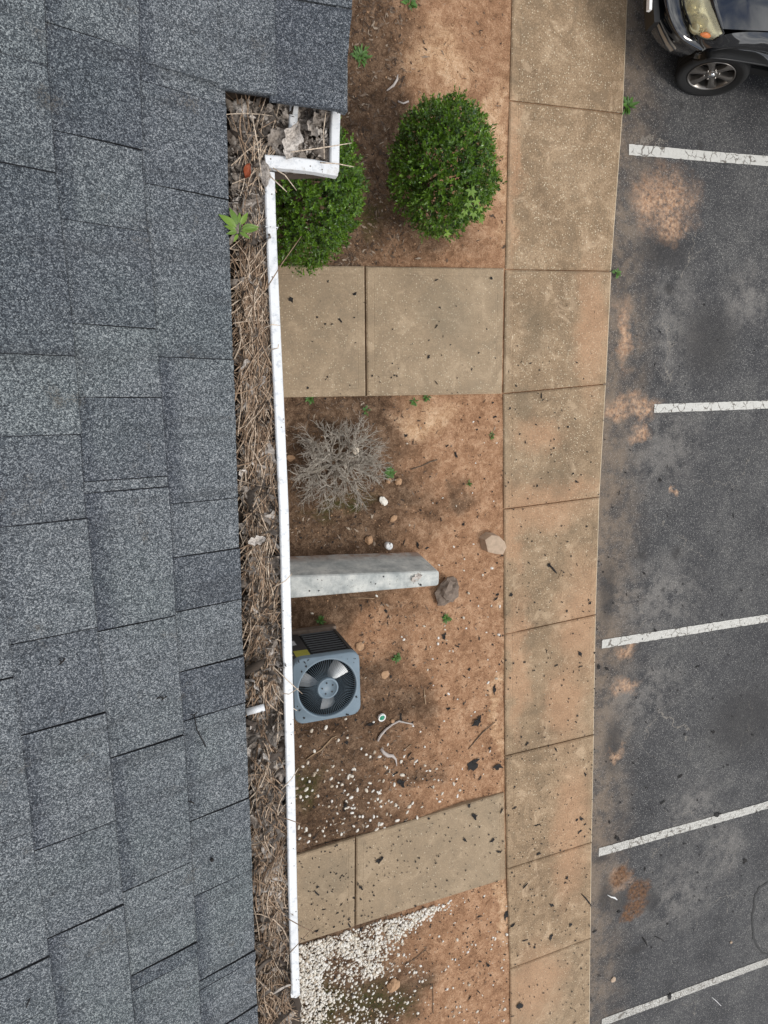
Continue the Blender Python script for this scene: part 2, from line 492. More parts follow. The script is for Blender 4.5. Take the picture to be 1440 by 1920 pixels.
def mat_gutter():
    m = NT('white_gutter_enamel')
    c = m.mix(m.mr(m.noise(60, 5, 0.7), 0.52, 0.66, 0, 0.7), (0.74, 0.75, 0.76), (0.45, 0.48, 0.52))
    c = m.mix(m.mr(m.noise(23, 5, 0.7), 0.58, 0.72, 0, 0.55), c, (0.38, 0.33, 0.27))
    v = m.vor(160)
    vc = m.red(m.vor(160, out='Color'))
    c = m.mix(m.math('MULTIPLY', m.mr(v, 0.32, 0.2), m.math('LESS_THAN', vc, 0.05)), c, (0.12, 0.10, 0.08))
    return m.out(c, 0.38)

def mat_dead(name, stops):
    m = NT(name)
    c = m.ramp(m.tint(), stops)
    c = m.mix(m.mr(m.noise(170, 4, 0.7), 0.4, 0.65, 0.0, 0.6), c, (0.05, 0.036, 0.028))
    m.bump(m.noise(120, 3, 0.6), 0.5, 0.004)
    return m.out(c, 0.8, spec=0.3)

def mat_stub():
    m = NT('weathered_painted_concrete')
    c = m.ramp(m.noise(6, 6, 0.68), [(0.35, (0.33, 0.355, 0.35)), (0.5, (0.50, 0.52, 0.50)), (0.64, (0.66, 0.67, 0.63))])
    c = m.mix(m.mr(m.noise(38, 5, 0.75), 0.56, 0.70, 0, 0.6), c, (0.17, 0.16, 0.13))
    z = m.xyz()[2]
    c = m.mix(m.math('MULTIPLY', m.mr(z, 0.18, -0.03), m.mr(m.noise(9, 4), 0.3, 0.6, 0.2, 0.8)), c, (0.30, 0.16, 0.09))
    m.bump(m.noise(50, 5, 0.7), 0.4, 0.004)
    return m.out(c, 0.88)
def mat_pebble():
    m = NT('white_pebble')
    oi = m.n('ShaderNodeObjectInfo').outputs['Random']
    k = m.math('FRACT', m.math('ADD', oi, m.tint()))
    c = m.ramp(k, [(0.0, (0.50, 0.42, 0.32)), (0.18, (0.70, 0.64, 0.54)), (0.45, (0.83, 0.80, 0.72)), (1.0, (0.88, 0.87, 0.83))])
    c = m.mix(m.mr(m.noise(70, 4, 0.7), 0.42, 0.70, 0, 0.45), c, (0.42, 0.30, 0.20))
    return m.out(c, 0.78)
M = dict(
    shingle=mat_shingle(), conc=mat_concrete('sidewalk_concrete'), concb=mat_concrete('tooled_concrete_edge', True), conce=plain('worn_concrete_arris', (0.60, 0.49, 0.35), 0.9, 0.35, 14),
    soil=mat_soil(), asphalt=mat_asphalt(), paint=mat_paint(), gutter=mat_gutter(),
    leaf=mat_leafy('boxwood_leaf', (0.017, 0.060, 0.005), (0.190, 0.360, 0.026), 0.32, 0.6),
    maple=mat_leafy('fresh_leaf', (0.085, 0.165, 0.012), (0.20, 0.33, 0.026), 0.45),
    weed=mat_leafy('weed_leaf', (0.045, 0.115, 0.018), (0.10, 0.22, 0.03), 0.5),
    bark=plain('grey_bark', (0.115, 0.090, 0.065), 0.9, 0.4, 60),
    twig=mat_dead('dead_grey_twig', [(0.0, (0.34, 0.295, 0.24)), (1.0, (0.76, 0.70, 0.61))]),
    needle=mat_dead('pine_needle', [(0.0, (0.15, 0.092, 0.058)), (0.5, (0.46, 0.320, 0.215)), (1.0, (0.84, 0.70, 0.55))]),
    dead=mat_dead('dead_leaf', [(0.0, (0.10, 0.080, 0.066)), (0.5, (0.33, 0.285, 0.245)), (1.0, (0.76, 0.70, 0.64))]),
    humus=plain('gutter_humus', (0.050, 0.036, 0.026), 0.95, 0.6, 90),
    flake=plain('dark_leaf_scrap', (0.008, 0.0065, 0.006), 0.8, 0.5, 50),
    redleaf=plain('red_brown_leaf', (0.26, 0.060, 0.020), 0.6, 0.4, 80),
    pebble=mat_pebble(),
    tan=plain('tan_stone', (0.44, 0.27, 0.155), 0.9, 0.4, 40),
    stone=plain('grey_brown_stone', (0.195, 0.150, 0.118), 0.92, 0.6, 28),
    slabstone=plain('pale_flat_stone', (0.46, 0.345, 0.25), 0.92, 0.35, 22),
    wallc=mat_stub(),
    siding=plain('siding', (0.20, 0.14, 0.11), 0.7, 0.1, 4),
    fascia=plain('white_trim', (0.72, 0.72, 0.71), 0.6, 0.1, 8),
    felt=plain('roof_underlay', (0.05, 0.05, 0.052), 0.95, 0.3, 60),
    acblue=plain('blue_grey_enamel', (0.165, 0.225, 0.275), 0.45, 0.12, 14),
    acdark=plain('dark_louvre_paint', (0.040, 0.041, 0.043), 0.5, 0.3, 30),
    slat=plain('louvre_slat_paint', (0.075, 0.078, 0.082), 0.5, 0.3, 30),
    acin=plain('dark_interior', (0.010, 0.011, 0.012), 0.9, 0.2, 20),
    alushaded=plain('shaded_blade_grey', (0.26, 0.27, 0.28), 0.6, 0.4, 25, 0.2),  # darker copy of the blade metal, shade put into the colour
    alu=plain('dusty_aluminium', (0.62, 0.64, 0.65), 0.45, 0.22, 18, 0.35),
    label_y=plain('yellow_label', (0.36, 0.34, 0.055), 0.6, 0.18, 40),
    label_w=plain('white_label', (0.50, 0.51, 0.52), 0.6, 0.14, 40),
    pvc=plain('white_plastic', (0.84, 0.84, 0.83), 0.4, 0.05, 40),
    green=plain('teal_plastic', (0.012, 0.24, 0.135), 0.45, 0.2, 50),
    fluff=plain('grey_tape', (0.50, 0.45, 0.42), 0.85, 0.25, 60),
    stick=plain('dry_stick', (0.36, 0.25, 0.155), 0.85, 0.35, 50),
    carpaint=plain('black_car_paint', (0.006, 0.0065, 0.008), 0.07, 0.05, 3),
    trim=plain('black_trim', (0.006, 0.006, 0.006), 0.45, 0.2, 30),
    tyre=plain('tyre_rubber', (0.011, 0.0107, 0.0105), 0.8, 0.35, 40),
    alloy=plain('brake_dusted_alloy', (0.30, 0.28, 0.26), 0.32, 0.25, 12, 0.9),
    chrome=plain('chrome', (0.75, 0.76, 0.78), 0.12, 0.05, 10, 1.0),
    seal=plain('crack_sealer', (0.018, 0.018, 0.018), 0.7, 0.4, 30),
)
bs = M['carpaint'].node_tree.nodes['Principled BSDF']
bs.inputs['Coat Weight'].default_value = 1.0
bs.inputs['Coat Roughness'].default_value = 0.03
bs.inputs['Coat IOR'].default_value = 1.7
def mat_lens():
    m = NT('yellowed_headlight_lens')
    m.b.inputs['Transmission Weight'].default_value = 0.72
    m.b.inputs['IOR'].default_value = 1.12
    return m.out(m.mix(m.noise(20, 4), (0.78, 0.71, 0.47), (0.93, 0.89, 0.68)), 0.22)
M['lens'] = mat_lens()
M['globe'] = plain('hazed_headlight_globe', (0.42, 0.38, 0.23), 0.22, 0.25, 14, 0.3, 0.8)
M['reflector'] = plain('headlight_reflector', (0.72, 0.69, 0.56), 0.22, 0.15, 16, 0.75)
M['amber'] = plain('amber_marker', (0.60, 0.17, 0.04), 0.3, 0.15, 20)
M['glass'] = plain('tinted_glass', (0.02, 0.024, 0.026), 0.05, 0.1, 4)
M['foglens'] = plain('fog_lens', (0.33, 0.29, 0.24), 0.25, 0.2, 20)

# ------------------------------------------------------------------ ground
def sheet(name, x0, x1, y0, y1, z, mat):
    b = MB()
    b.add([(x0, y0, z), (x1, y0, z), (x1, y1, z), (x0, y1, z)], [(0, 1, 2, 3)])
    return struct(b.build(name, mat))
M['far'] = plain('distant_ground', (0.13, 0.12, 0.075), 0.95, 0.4, 0.6)
sheet('ground', -400, 400, -400, 400, -0.30, M['far'])

def interp(P, y):
    """x of a polyline of (x, y) points at y"""
    P = sorted(P, key=lambda q: q[1])
    if y <= P[0][1]:
        a, b = P[0], P[1]
    elif y >= P[-1][1]:
        a, b = P[-2], P[-1]
    else:
        for a, b in zip(P, P[1:]):
            if a[1] <= y <= b[1]:
                break
    t = (y - a[1])/(b[1]-a[1])
    return a[0] + t*(b[0]-a[0])
WL = [tuple(G(*q)[:2]) for q in ((964, 0), (957, 188), (949, 505), (945, 738), (946, 955), (947, 1190), (948, 1418), (951, 1630), (957, 1818), (960, 1915))]
WR = [tuple(G(*q)[:2]) for q in ((1178, 0), (1169, 212), (1147, 508), (1137, 720), (1125, 934), (1118, 1153), (1114, 1378), (1110, 1580), (1108, 1760), (1107, 1915))]
WL = [(WL[0][0], 12)] + WL + [(WL[-1][0]+0.03, -16)]
WR = [(WR[0][0], 12)] + WR + [(WR[-1][0]+0.03, -16)]

# asphalt lot, one sheet with a gentle unevenness near the camera
b = MB()
xs = [4.2 + 0.12*i for i in range(40)] + [10, 14, 20, 40, 80]
ys = [-60, -30, -18] + [-12 + 0.25*i for i in range(76)] + [10, 20, 60]
rows = []
for y in ys:
    rows.append([Vector((x, y, -0.12 + (0.008*(mnoise.noise(Vector((x*0.9, y*0.9, 0)))) if 4 < x < 9 else 0))) for x in xs])
b.grid(rows, smooth=True)
struct(b.build('asphalt', M['asphalt']))

# soil of the beds
b = MB()
rows = []
for j in range(420):
    y = -12.5 + j*0.05
    row = []
    for i in range(92):
        x = -0.6 + i*0.05
        h = 0.030*mnoise.noise(Vector((x*1.7, y*1.7, 3))) + 0.012*mnoise.noise(Vector((x*7, y*7, 9))) + 0.007*mnoise.noise(Vector((x*19, y*19, 4)))
        d = abs(x - interp(WL, y))
        row.append(Vector((x, y, -0.036 + h*min(1, 0.35 + d) + 0.012*(1 - min(1, d*3)))))
    rows.append(row)
b.grid(rows, smooth=True)
soil = struct(b.build('soil', M['soil']))
SOILV = {}
def soilz(x, y):
    h = 0.030*mnoise.noise(Vector((x*1.7, y*1.7, 3))) + 0.012*mnoise.noise(Vector((x*7, y*7, 9))) + 0.007*mnoise.noise(Vector((x*19, y*19, 4)))
    d = abs(x - interp(WL, y))
    return -0.036 + h*min(1, 0.35 + d) + 0.012*(1 - min(1, d*3))

# concrete slabs: bevelled edge, tooled border, shallow groove, field
def slab(name, A, B, C, D, parent, border=0.075, depth=0.16, borders=(1, 1, 1, 1), dz=0.0, arris=False):
    A, B, C, D = [Vector((p[0], p[1], 0)) for p in (A, B, C, D)]     # A->B bottom edge (towards -Y), D->C top edge
    W = ((B-A).length + (C-D).length)/2
    H = ((D-A).length + (C-B).length)/2
    def P(u0, u1, v0, v1, z):
        u0, u1, v0, v1 = u0/W, 1-u1/W, v0/H, 1-v1/H
        def q(u, v):
            p = (A*(1-u)+B*u)*(1-v) + (D*(1-u)+C*u)*v
            return (p.x, p.y, z+dz)
        return [q(u0, v0), q(u1, v0), q(u1, v1), q(u0, v1)]
    L, Rr, Bo, T = borders
    ring = [(0, -depth), (0, -0.010), (0.014, 0.0), (border, 0.0), (border+0.006, -0.0022), (border+0.013, 0.0)]
    m = MB()
    V = []
    for d, z in ring:
        k = lambda s: d if (s or d <= 0.014) else 0.014 + 0.0005*ring.index((d, z))
        V += P(k(L), k(Rr), k(Bo), k(T), z)
    for i in range(len(ring)-1):
        F = [(i*4+k, i*4+(k+1) % 4, i*4+4+(k+1) % 4, i*4+4+k) for k in range(4)]
        o = len(m.v)
        m.f += F
        m.m += [(2 if (i == 1 and k_ == 1 and arris) else 1 if i == 2 else 0) for k_ in range(4)]
        m.sm += [False]*4
    m.v = [tuple(p) for p in V]
    m.f.append(tuple(len(V)-4+k for k in range(4)))
    m.m.append(0)
    m.sm.append(False)
    m.t = [0.5]*len(V)
    o_ = m.build(name, [M['conc'], M['concb'], M['conce']], parent)
    o_['tone'] = float(rng.uniform(0, 1))
    return o_

bed = MB()
n = 40
pl, pr = [], []
for j in range(n+1):
    y = -14.5 + 26.0*j/n
    pl.append(Vector((interp(WL, y)+0.012, y, -0.03)))
    pr.append(Vector((interp(WR, y)-0.02, y, -0.03)))
bed.grid([pl, pr], smooth=False, flip=True)
sidewalk = struct(bed.build('sidewalk', M['soil']))
JL = [G(960, 188), G(950, 505), G(946, 738), G(946, 955), G(947, 1190), G(948, 1418), G(951, 1630), G(957, 1818)]
JR = [G(1169, 212), G(1147, 508), G(1137, 720), G(1125, 932), G(1118, 1153), G(1114, 1378), G(1110, 1580), G(1108, 1760)]
ja = [p.y for p in JL]
jb = [p.y for p in JR]
ja = [ja[0]+4.5, ja[0]+3.0, ja[0]+1.5] + ja + [ja[-1]-1.45, ja[-1]-2.9, ja[-1]-4.4]
jb = [jb[0]+4.5, jb[0]+3.0, jb[0]+1.5] + jb + [jb[-1]-1.45, jb[-1]-2.9, jb[-1]-4.4]
g = 0.006
for i in range(len(ja)-1):
    A = (interp(WL, ja[i+1]), ja[i+1]+g); B = (interp(WR, jb[i+1]), jb[i+1]+g)
    C = (interp(WR, jb[i]), jb[i]-g); D = (interp(WL, ja[i]), ja[i]-g)
    slab('slab', A, B, C, D, sidewalk, 0.085, borders=(1, 1, 0, 0), arris=True, dz=rng.uniform(-0.004, 0.003))

# the two walks to the building
def walk(top0, top1, bot0, bot1, jt, jb_):
    base = MB()
    T0, T1, B0, B1 = G(*top0), G(*top1), G(*bot0), G(*bot1)
    x1 = lambda y: interp(WL, y) - 0.022
    T1.x, B1.x = x1(T1.y), x1(B1.y)
    def ext(a, b2, x):
        t = (x - a.x)/(b2.x - a.x)
        return a + (b2-a)*t
    jx0, jx1 = G(*jt).x, G(*jb_).x
    base.add([(-0.3, B0.y+0.03, -0.03), (B1.x, B1.y+0.03, -0.03), (T1.x, T1.y-0.03, -0.03), (-0.3, T0.y-0.03, -0.03)], [(0, 1, 2, 3)])
    w = struct(base.build('walkway', M['soil']))
    TJ, BJ = ext(T0, T1, jx0), ext(B0, B1, jx1)
    TL, BL = ext(T0, T1, -0.28), ext(B0, B1, -0.28)
    d = Vector((0.009, 0, 0))
    slab('slab', BL, BJ-d, TJ-d, TL, w, 0.07, 0.12, (0, 1, 1, 1), dz=0.004)
    slab('slab', BJ+d, B1, T1, TJ+d, w, 0.07, 0.12, (1, 1, 0, 1))
walk((525, 497), (948, 503), (535, 745), (945, 738), (685, 500), (687, 742))
walk((555, 1605), (945, 1487), (560, 1770), (950, 1648), (667, 1578), (666, 1735))

# painted bay lines
AZ = -0.12
def bayline(a0, a1, b0, b1, wear):
    """a: left end (upper, lower edge), b: right end, extended to 5.4 m"""
    A0, A1, B0, B1 = [G(*q, AZ) for q in (a0, a1, b0, b1)]
    c0, c1 = (A0+A1)/2, (B0+B1)/2
    w0, w1 = abs(A0.y-A1.y), abs(B0.y-B1.y)
    d = (c1-c0).normalized()
    L = 5.4
    m = MB()
    N = 110
    up, lo = [], []
    nrm = Vector((-d.y, d.x, 0))
    wm = (w0+w1)/2*0.9
    for i in range(N+1):
        p = c0 + d*L*i/N
        z = AZ + 0.004 + 0.008*mnoise.noise(Vector((p.x*0.9, p.y*0.9, 0)))*(4 < p.x < 9)
        e1 = 0.006*mnoise.noise(Vector((p.x*22, p.y, 1))) + 0.005*mnoise.noise(Vector((p.x*60, p.y, 5)))
        e2 = 0.006*mnoise.noise(Vector((p.x*22, p.y, 11))) + 0.005*mnoise.noise(Vector((p.x*60, p.y, 15)))
        q = p + nrm*(wm/2+e1)
        up.append(Vector((q.x, q.y, z+0.003)))
        q = p - nrm*(wm/2+e2)
        lo.append(Vector((q.x, q.y, z+0.003)))
    m.grid([lo, up], smooth=False)
    o = struct(m.build('parking_line', M['paint']))
    o['wear'] = wear
bayline((1178, 271), (1178, 291), (1440, 291), (1440, 314), 0.1)
bayline((1226, 757), (1226, 775), (1440, 750), (1440, 767), 0.2)
bayline((1128, 1199), (1128, 1216), (1440, 1150), (1440, 1167), 0.35)
bayline((1122, 1591), (1122, 1604), (1440, 1499), (1440, 1518), 0.62)
bayline((1128, 1911), (1128, 1924), (1440, 1794), (1440, 1810), 0.95)

# dark seam of crack sealer
m = MB()
pts = [(1440, 1655), (1425, 1664), (1414, 1682), (1411, 1715), (1412, 1755), (1420, 1775), (1432, 1788), (1450, 1792)]
P = []
for a, b2 in zip(pts, pts[1:]):
    for k in range(4):
        P.append(G(a[0]+(b2[0]-a[0])*k/4 + random.uniform(-1.5, 1.5), a[1]+(b2[1]-a[1])*k/4 + random.uniform(-1.5, 1.5), AZ))
l, r = [], []
for i, p in enumerate(P):
    d = (P[min(i+1, len(P)-1)]-P[max(0, i-1)]).normalized()
    w = random.uniform(0.012, 0.022)
    z = AZ + 0.006 + 0.008*mnoise.noise(Vector((p.x*0.9, p.y*0.9, 0)))
    l.append(Vector((p.x-d.y*w, p.y+d.x*w, z)))
    r.append(Vector((p.x+d.y*w, p.y-d.x*w, z)))
m.grid([l, r], smooth=False, flip=False)
struct(m.build('crack_sealer', M['seal']))

# ------------------------------------------------------------------ building
bld = thing('building', 'long building with grey asphalt shingle roof and white gutter seen from above the eave', 'building', (-3, 0, -0.05))
def child(o, parent):
    o.parent = parent
    o.matrix_parent_inverse = Matrix.Translation(parent.location).inverted()
    return o
EAVE = [RP(425, 200), RP(440, 730), RP(455, 1150), RP(485, 1920)]
def eave_s(y):
    return interp(EAVE, y)
b = MB()
b.box((-0.42, -1, 2.05), (0.10, 11, 2.30))
b.box((-6.0, -1, 2.05), (0.10, 11, 2.30))
b.box((-3.21, -11.9, 2.05), (2.68, 0.10, 2.30))
b.box((-3.21, 9.9, 2.05), (2.68, 0.10, 2.30))
child(b.build('wall', M['siding']), bld)
# siding boards would be out of sight below the eave; soffit and fascia carry the roof edge
b = MB()
b.box((-0.11, -1, 4.46), (0.205, 11, 0.012))
child(b.build('soffit', M['fascia']), bld)
b = MB()
b.box((0.108, -1, 4.585), (0.012, 11, 0.11))
child(b.build('fascia_board', M['fascia']), bld)
# deck: the boarded and felted plane under the shingles, with the far slope
b = MB()
es = 0.566
t = 0.02
lo = [roofpt(es, -12, -0.010), roofpt(es, 10, -0.010), roofpt(-3.4, 10, -0.010), roofpt(-3.4, -12, -0.010)]
rd = roofpt(-3.4, 0, -0.010)
far = [Vector((2*rd.x - lo[0].x, -12, lo[0].z)), Vector((2*rd.x - lo[0].x, 10, lo[0].z))]
b.add(lo + far, [(0, 1, 2, 3), (3, 2, 5, 4)])
b.add([p - Vector((0, 0, t)) for p in lo], [(3, 2, 1, 0)])
b.add([lo[0], lo[1], lo[1]-Vector((0, 0, t)), lo[0]-Vector((0, 0, t))], [(0, 3, 2, 1)])
deck = child(b.build('roof_deck', M['shingle']), bld)
deck['tone'] = 0.5
deck['band'] = 0.0

# courses: lower edges measured along the roof
B1 = [RP(*q) for q in ((262, 0), (264, 170), (271, 350), (289, 560), (300, 690), (310, 830), (320, 950), (330, 1150), (344, 1350), (355, 1520), (366, 1700), (378, 1900))]
B2 = [RP(*q) for q in ((86, 0), (91, 120), (104, 300), (118, 420), (140, 620), (150, 760), (160, 920), (178, 1120), (195, 1270), (206, 1400), (220, 1550), (232, 1680), (248, 1850))]
B3 = [RP(*q) for q in ((0, 1090), (18, 1220), (35, 1350), (50, 1480), (66, 1620), (85, 1740), (105, 1900))]
b3m = sum(q[0] for q in B3)/len(B3)
B3 = [(b3m + 0.004, 3.0)] + [(b3m+0.002, 0.5)] + B3
E0 = [(q[0], q[1]) for q in EAVE]
C0 = [(345, 176), (350, 360), (370, 672), (380, 939), (390, 1035), (392, 1134), (398, 1243), (402, 1333), (409, 1517), (418, 1653), (428, 1806), (430, 1822), (453, 1897)]
C1 = [(175, 72), (230, 276), (190, 423), (215, 612), (230, 745), (240, 897), (242, 918), (258, 1167), (275, 1398), (298, 1640), (307, 1795), (310, 1822)]
C2 = [(45, 115), (55, 317), (100, 667), (110, 815), (80, 980), (105, 1190), (120, 1355), (142, 1564), (160, 1725)]
C3 = [(10, 1270), (27, 1567), (45, 1811), (64, 1900)]
T0 = [.42, .55, .74, .9, .30, .92, .28, .85, .62, .66, .4, .72, .5]
T1 = [.22, .6, .36, .8, .5, .7, .95, .82, .66, .8, .2, .75, .6]
T2 = [.5, .30, .85, .55, .85, .45, .80, .6, .75, .7]
T3 = [.7, .75, .55, .68, .7]
def course(lower, upper, cuts, tones, bands, edge):
    ys = [RP(*q)[1] for q in cuts]
    top = [3.2, 2.4, 1.6]
    yy = [y for y in top if y > ys[0] + 0.2] + ys + [ys[-1] - 0.42, ys[-1] - 0.8, ys[-1] - 1.2, ys[-1]-1.6]
    tn = [0.6]*(len(yy)-len(ys)-4) + list(tones) + [0.6]*8
    for i in range(len(yy)-1):
        y0, y1 = yy[i], yy[i+1]
        k = i
        thick = 0.0050 + (0.0030 if (i % 2) else 0.0) + rng.uniform(0, 0.0008)
        gp = 0.0004 if y0 > -0.25 else 0.0011
        n0 = max(3, int((y0-y1)/0.03))
        ya_, yb_ = y0-gp, y1+gp
        yl = [ya_, ya_-0.0022] + [ya_ + (yb_-ya_)*j/n0 for j in range(1, n0)] + [yb_+0.0012, yb_]
        n = len(yl)-1
        m = MB()
        up, mid, inn, lo, lob = [], [], [], [], []
        ph = rng.uniform(0, 50)
        for j, y in enumerate(yl):
            if j in (0, n):
                y += 0.0012*mnoise.noise(Vector((ph, k, j)))
            jag = 0.0011*mnoise.noise(Vector((y*60, k, lower[0][0]*9))) + 0.0008*mnoise.noise(Vector((y*170, k, 2)))
            lift = 0.0012*mnoise.noise(Vector((y*9, k*3.1, 7)))
            sl = interp(lower, y) + jag
            su = interp(upper, y) - 0.012
            dy = 0.0009*mnoise.noise(Vector((ph, j*0.01+k, 3)))
            up.append((su, y, 0.0006))
            mid.append((su*0.35+sl*0.65, y + dy*(j in (0, n)), thick*0.7+0.001))
            inn.append((sl-0.0026, y, thick + lift))
            lo.append((sl, y, thick + lift - 0.0003))
            lob.append((sl-0.001, y, -0.002))
        rowsS = [[roofpt(*p) for p in r_] for r_ in (up, mid, inn, lo, lob)]
        nn = n+1
        V = [p for r_ in rowsS for p in r_]
        F = []
        for r0 in range(4):
            for j in range(n):
                F.append((r0*nn+j, (r0+1)*nn+j, (r0+1)*nn+j+1, r0*nn+j+1))
        eb = [roofpt(up[0][0], up[0][1], -0.004), roofpt(up[n][0], up[n][1], -0.004)]
        V += eb
        e0 = 5*nn
        F += [(0, e0, 4*nn, nn), (nn, 4*nn, 3*nn, 2*nn), (n, nn+n, 4*nn+n, e0+1), (nn+n, 2*nn+n, 3*nn+n, 4*nn+n)]
        m.add(V, F)
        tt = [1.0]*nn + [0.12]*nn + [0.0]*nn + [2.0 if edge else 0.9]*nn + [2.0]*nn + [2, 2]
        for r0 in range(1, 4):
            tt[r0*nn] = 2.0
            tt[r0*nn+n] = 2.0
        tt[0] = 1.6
        m.t = tt
        o = m.build('shingle', M['shingle'], deck)
        o['tone'] = float(tn[i])
        o['band'] = float(bands[i % len(bands)])
def off(P, d):
    return [(p[0]-d, p[1]) for p in P]
bands = [0.9, 0.2, 0.75, 0.0, 0.85, 0.55, 0.1, 0.8, 0.35]
B4 = off(B3, 0.143)
B5 = off(B4, 0.143)
# upslope courses first (never seen from the photo's place, but they are there)
course(B5, off(B5, 0.143), [(10, 1300), (27, 1580), (45, 1840)], T3, bands[2:], 0)
course(B4, B5, [(20, 1180), (27, 1480), (45, 1760)], T3, bands[1:], 0)
course(B3, B4, C3, T3, bands[3:], 0)
course(off(B2, .003), off(B3, .003), C2, T2, bands[1:], 1)
course(off(B1, .003), off(B2, .003), C1, T1, bands, 1)
course(E0 and [(q[0]-0.005, q[1]) for q in E0], off(B1, .003), C0, T0, bands[2:], 0)

# the part of the eave that steps forward at the head of the picture (nearly level)
BZ = 4.745
hb = roofpt(*RP(415, 180))
proj = MB()
def bp(px, py, z=BZ):
    return G(px, py, z)
ray_c = [(262, 168), (415, 181), (517, 186), (651, 195)]          # rake edge
far_c = [(262, 0), (415, 0), (517, 0), (672, 0)]
proj.box((0.14, 2.9, 4.715), (0.245, 2.28, 0.006))
pr = child(proj.build('projecting_roof', M['felt']), bld)
def bump_tab(ca, cb, ya, yb, tone, za, zb, band, th=0.007):
    """ca, cb: (x at near y, x at far y) of the two long edges"""
    m = MB()
    N = 14
    q = []
    for i in range(N+1):
        t_ = i/N
        y = ya + (yb-ya)*t_
        xa = ca[0] + (ca[1]-ca[0])*t_
        xb = cb[0] + (cb[1]-cb[0])*t_
        j = 0.0011*mnoise.noise(Vector((y*70, tone*10, 1)))
        q.append((Vector((xa-0.012, y, za)), Vector((xa*0.5+xb*0.5, y, (za+zb)/2)), Vector((xb+j, y, zb)), Vector((xb+j-0.001, y, zb-th-0.006)), Vector((xa-0.012, y, za-th))))
    V = [p for k in range(5) for p in [r_[k] for r_ in q]]
    nn = N+1
    F = []
    for r0 in range(4):
        for j in range(N):
            F.append((r0*nn+j, (r0+1)*nn+j, (r0+1)*nn+j+1, r0*nn+j+1)[::-1])
    F.append((0, nn, 2*nn, 3*nn, 4*nn))
    F.append((N, 4*nn+N, 3*nn+N, 2*nn+N, nn+N))
    m.add(V, F)
    m.t = [1.0]*nn + [0.25]*nn + [0]*nn*3
    o = child(m.build('shingle', M['shingle']), pr)
    o.parent = pr
    o['tone'] = tone
    o['band'] = band
x415 = (bp(413, 181).x, bp(413, 0).x)
x517 = (bp(517, 186).x, bp(517, 0).x)
x655 = (bp(640, 195).x, bp(657, 0).x)
x672 = (bp(652, 195).x, bp(672, 0).x)
ynear = lambda px, py: bp(px, py).y
ya = bp(520, 187).y
bump_tab((roofpt(*RP(262, 168)).x, roofpt(*RP(262, 0)).x), x415, ya+0.012, ya+0.9, 0.55, roofpt(*RP(262, 100)).z+0.006, BZ+0.006, 0.8)
bump_tab(x415, x517, ya+0.006, ya+0.42, 0.62, BZ, BZ+0.008, 0.0)
yc = bp(590, 10).y
bump_tab(x517, x655, ya-0.004, yc, 0.25, BZ+0.001, BZ+0.008, 0.2)
bump_tab(x517, (x655[1], x655[1]+0.08), yc+0.004, ya+1.0, 0.5, BZ+0.001, BZ+0.008, 0.2)
bump_tab(x655, x672, ya-0.003, ya+1.0, 0.45, BZ+0.0045, BZ-0.001, 0.2, 0.012)
bump_tab(x415, x517, ya+0.424, ya+1.0, 0.5, BZ, BZ+0.008, 0.5)

# ------------------------------------------------------------------ gutter
LZ = 4.70
gut = MB()
def lipstrip(m, pts, w, z, drop=0.014):
    """hemmed lip: flat top w wide, face dropping on both sides"""
    pts = [Vector((p[0], p[1], z)) for p in pts]
    A, B = [], []
    for i, p in enumerate(pts):
        d = (pts[min(i+1, len(pts)-1)]-pts[max(0, i-1)]).normalized()
        nrm = Vector((-d.y, d.x, 0))
        A.append(p + nrm*w/2)
        B.append(p - nrm*w/2)
    dn_ = Vector((0, 0, -0.010))
    rows = [[p+Vector((0, 0, -drop)) for p in A], [p+dn_*0.25 for p in A], [p + (q-p)*0.12 for p, q in zip(A, B)], [p + (q-p)*0.88 for p, q in zip(A, B)], [q+dn_*0.25 for q in B], [q+Vector((0, 0, -drop)) for q in B]]
    m.grid(rows, smooth=False, flip=False)
    for k in (0, len(pts)-1):
        m.add([r_[k] for r_ in rows], [tuple(range(len(rows)))] )
    return A, B
gutter = child(link('gutter', None, None, (0.22, 0, 4.6)), bld)
lipA = [(506, 322), (508, 400), (512, 500), (516.5, 600), (525, 780), (533, 960), (539, 1200), (545, 1440), (549.5, 1680), (555, 1864)]
lipA = [G(*q, LZ) for q in lipA]
m = MB(); lipstrip(m, lipA, 0.0205, LZ)
def gchild(o):
    o.parent = gutter
    o.matrix_parent_inverse = Matrix.Translation(Vector((0.22, 0, 4.6))).inverted()
    return o
gchild(m.build('gutter_lip', M['gutter']))
m = MB(); lipstrip(m, [G(498, 301, LZ+.003), G(540, 304, LZ+.003), G(590, 310, LZ+.003), G(634, 318, LZ+.003)], 0.024, LZ+.003, 0.020); gchild(m.build('gutter_lip', M['gutter']))
m = MB(); lipstrip(m, [G(628, 320, LZ-.001), G(629, 250, LZ-.001), G(631, 190, LZ-.001), G(633, 120, LZ-.001), G(640, -300, LZ-.001)], 0.0195, LZ-.001); gchild(m.build('gutter_lip', M['gutter']))
m = MB(); lipstrip(m, [G(549, 246, LZ-.006), G(551, 215, LZ-.006), G(553, 185, LZ-.006), G(558, 120, LZ-.006)], 0.0175, LZ-.006, 0.03); gchild(m.build('gutter_hem', M['gutter']))
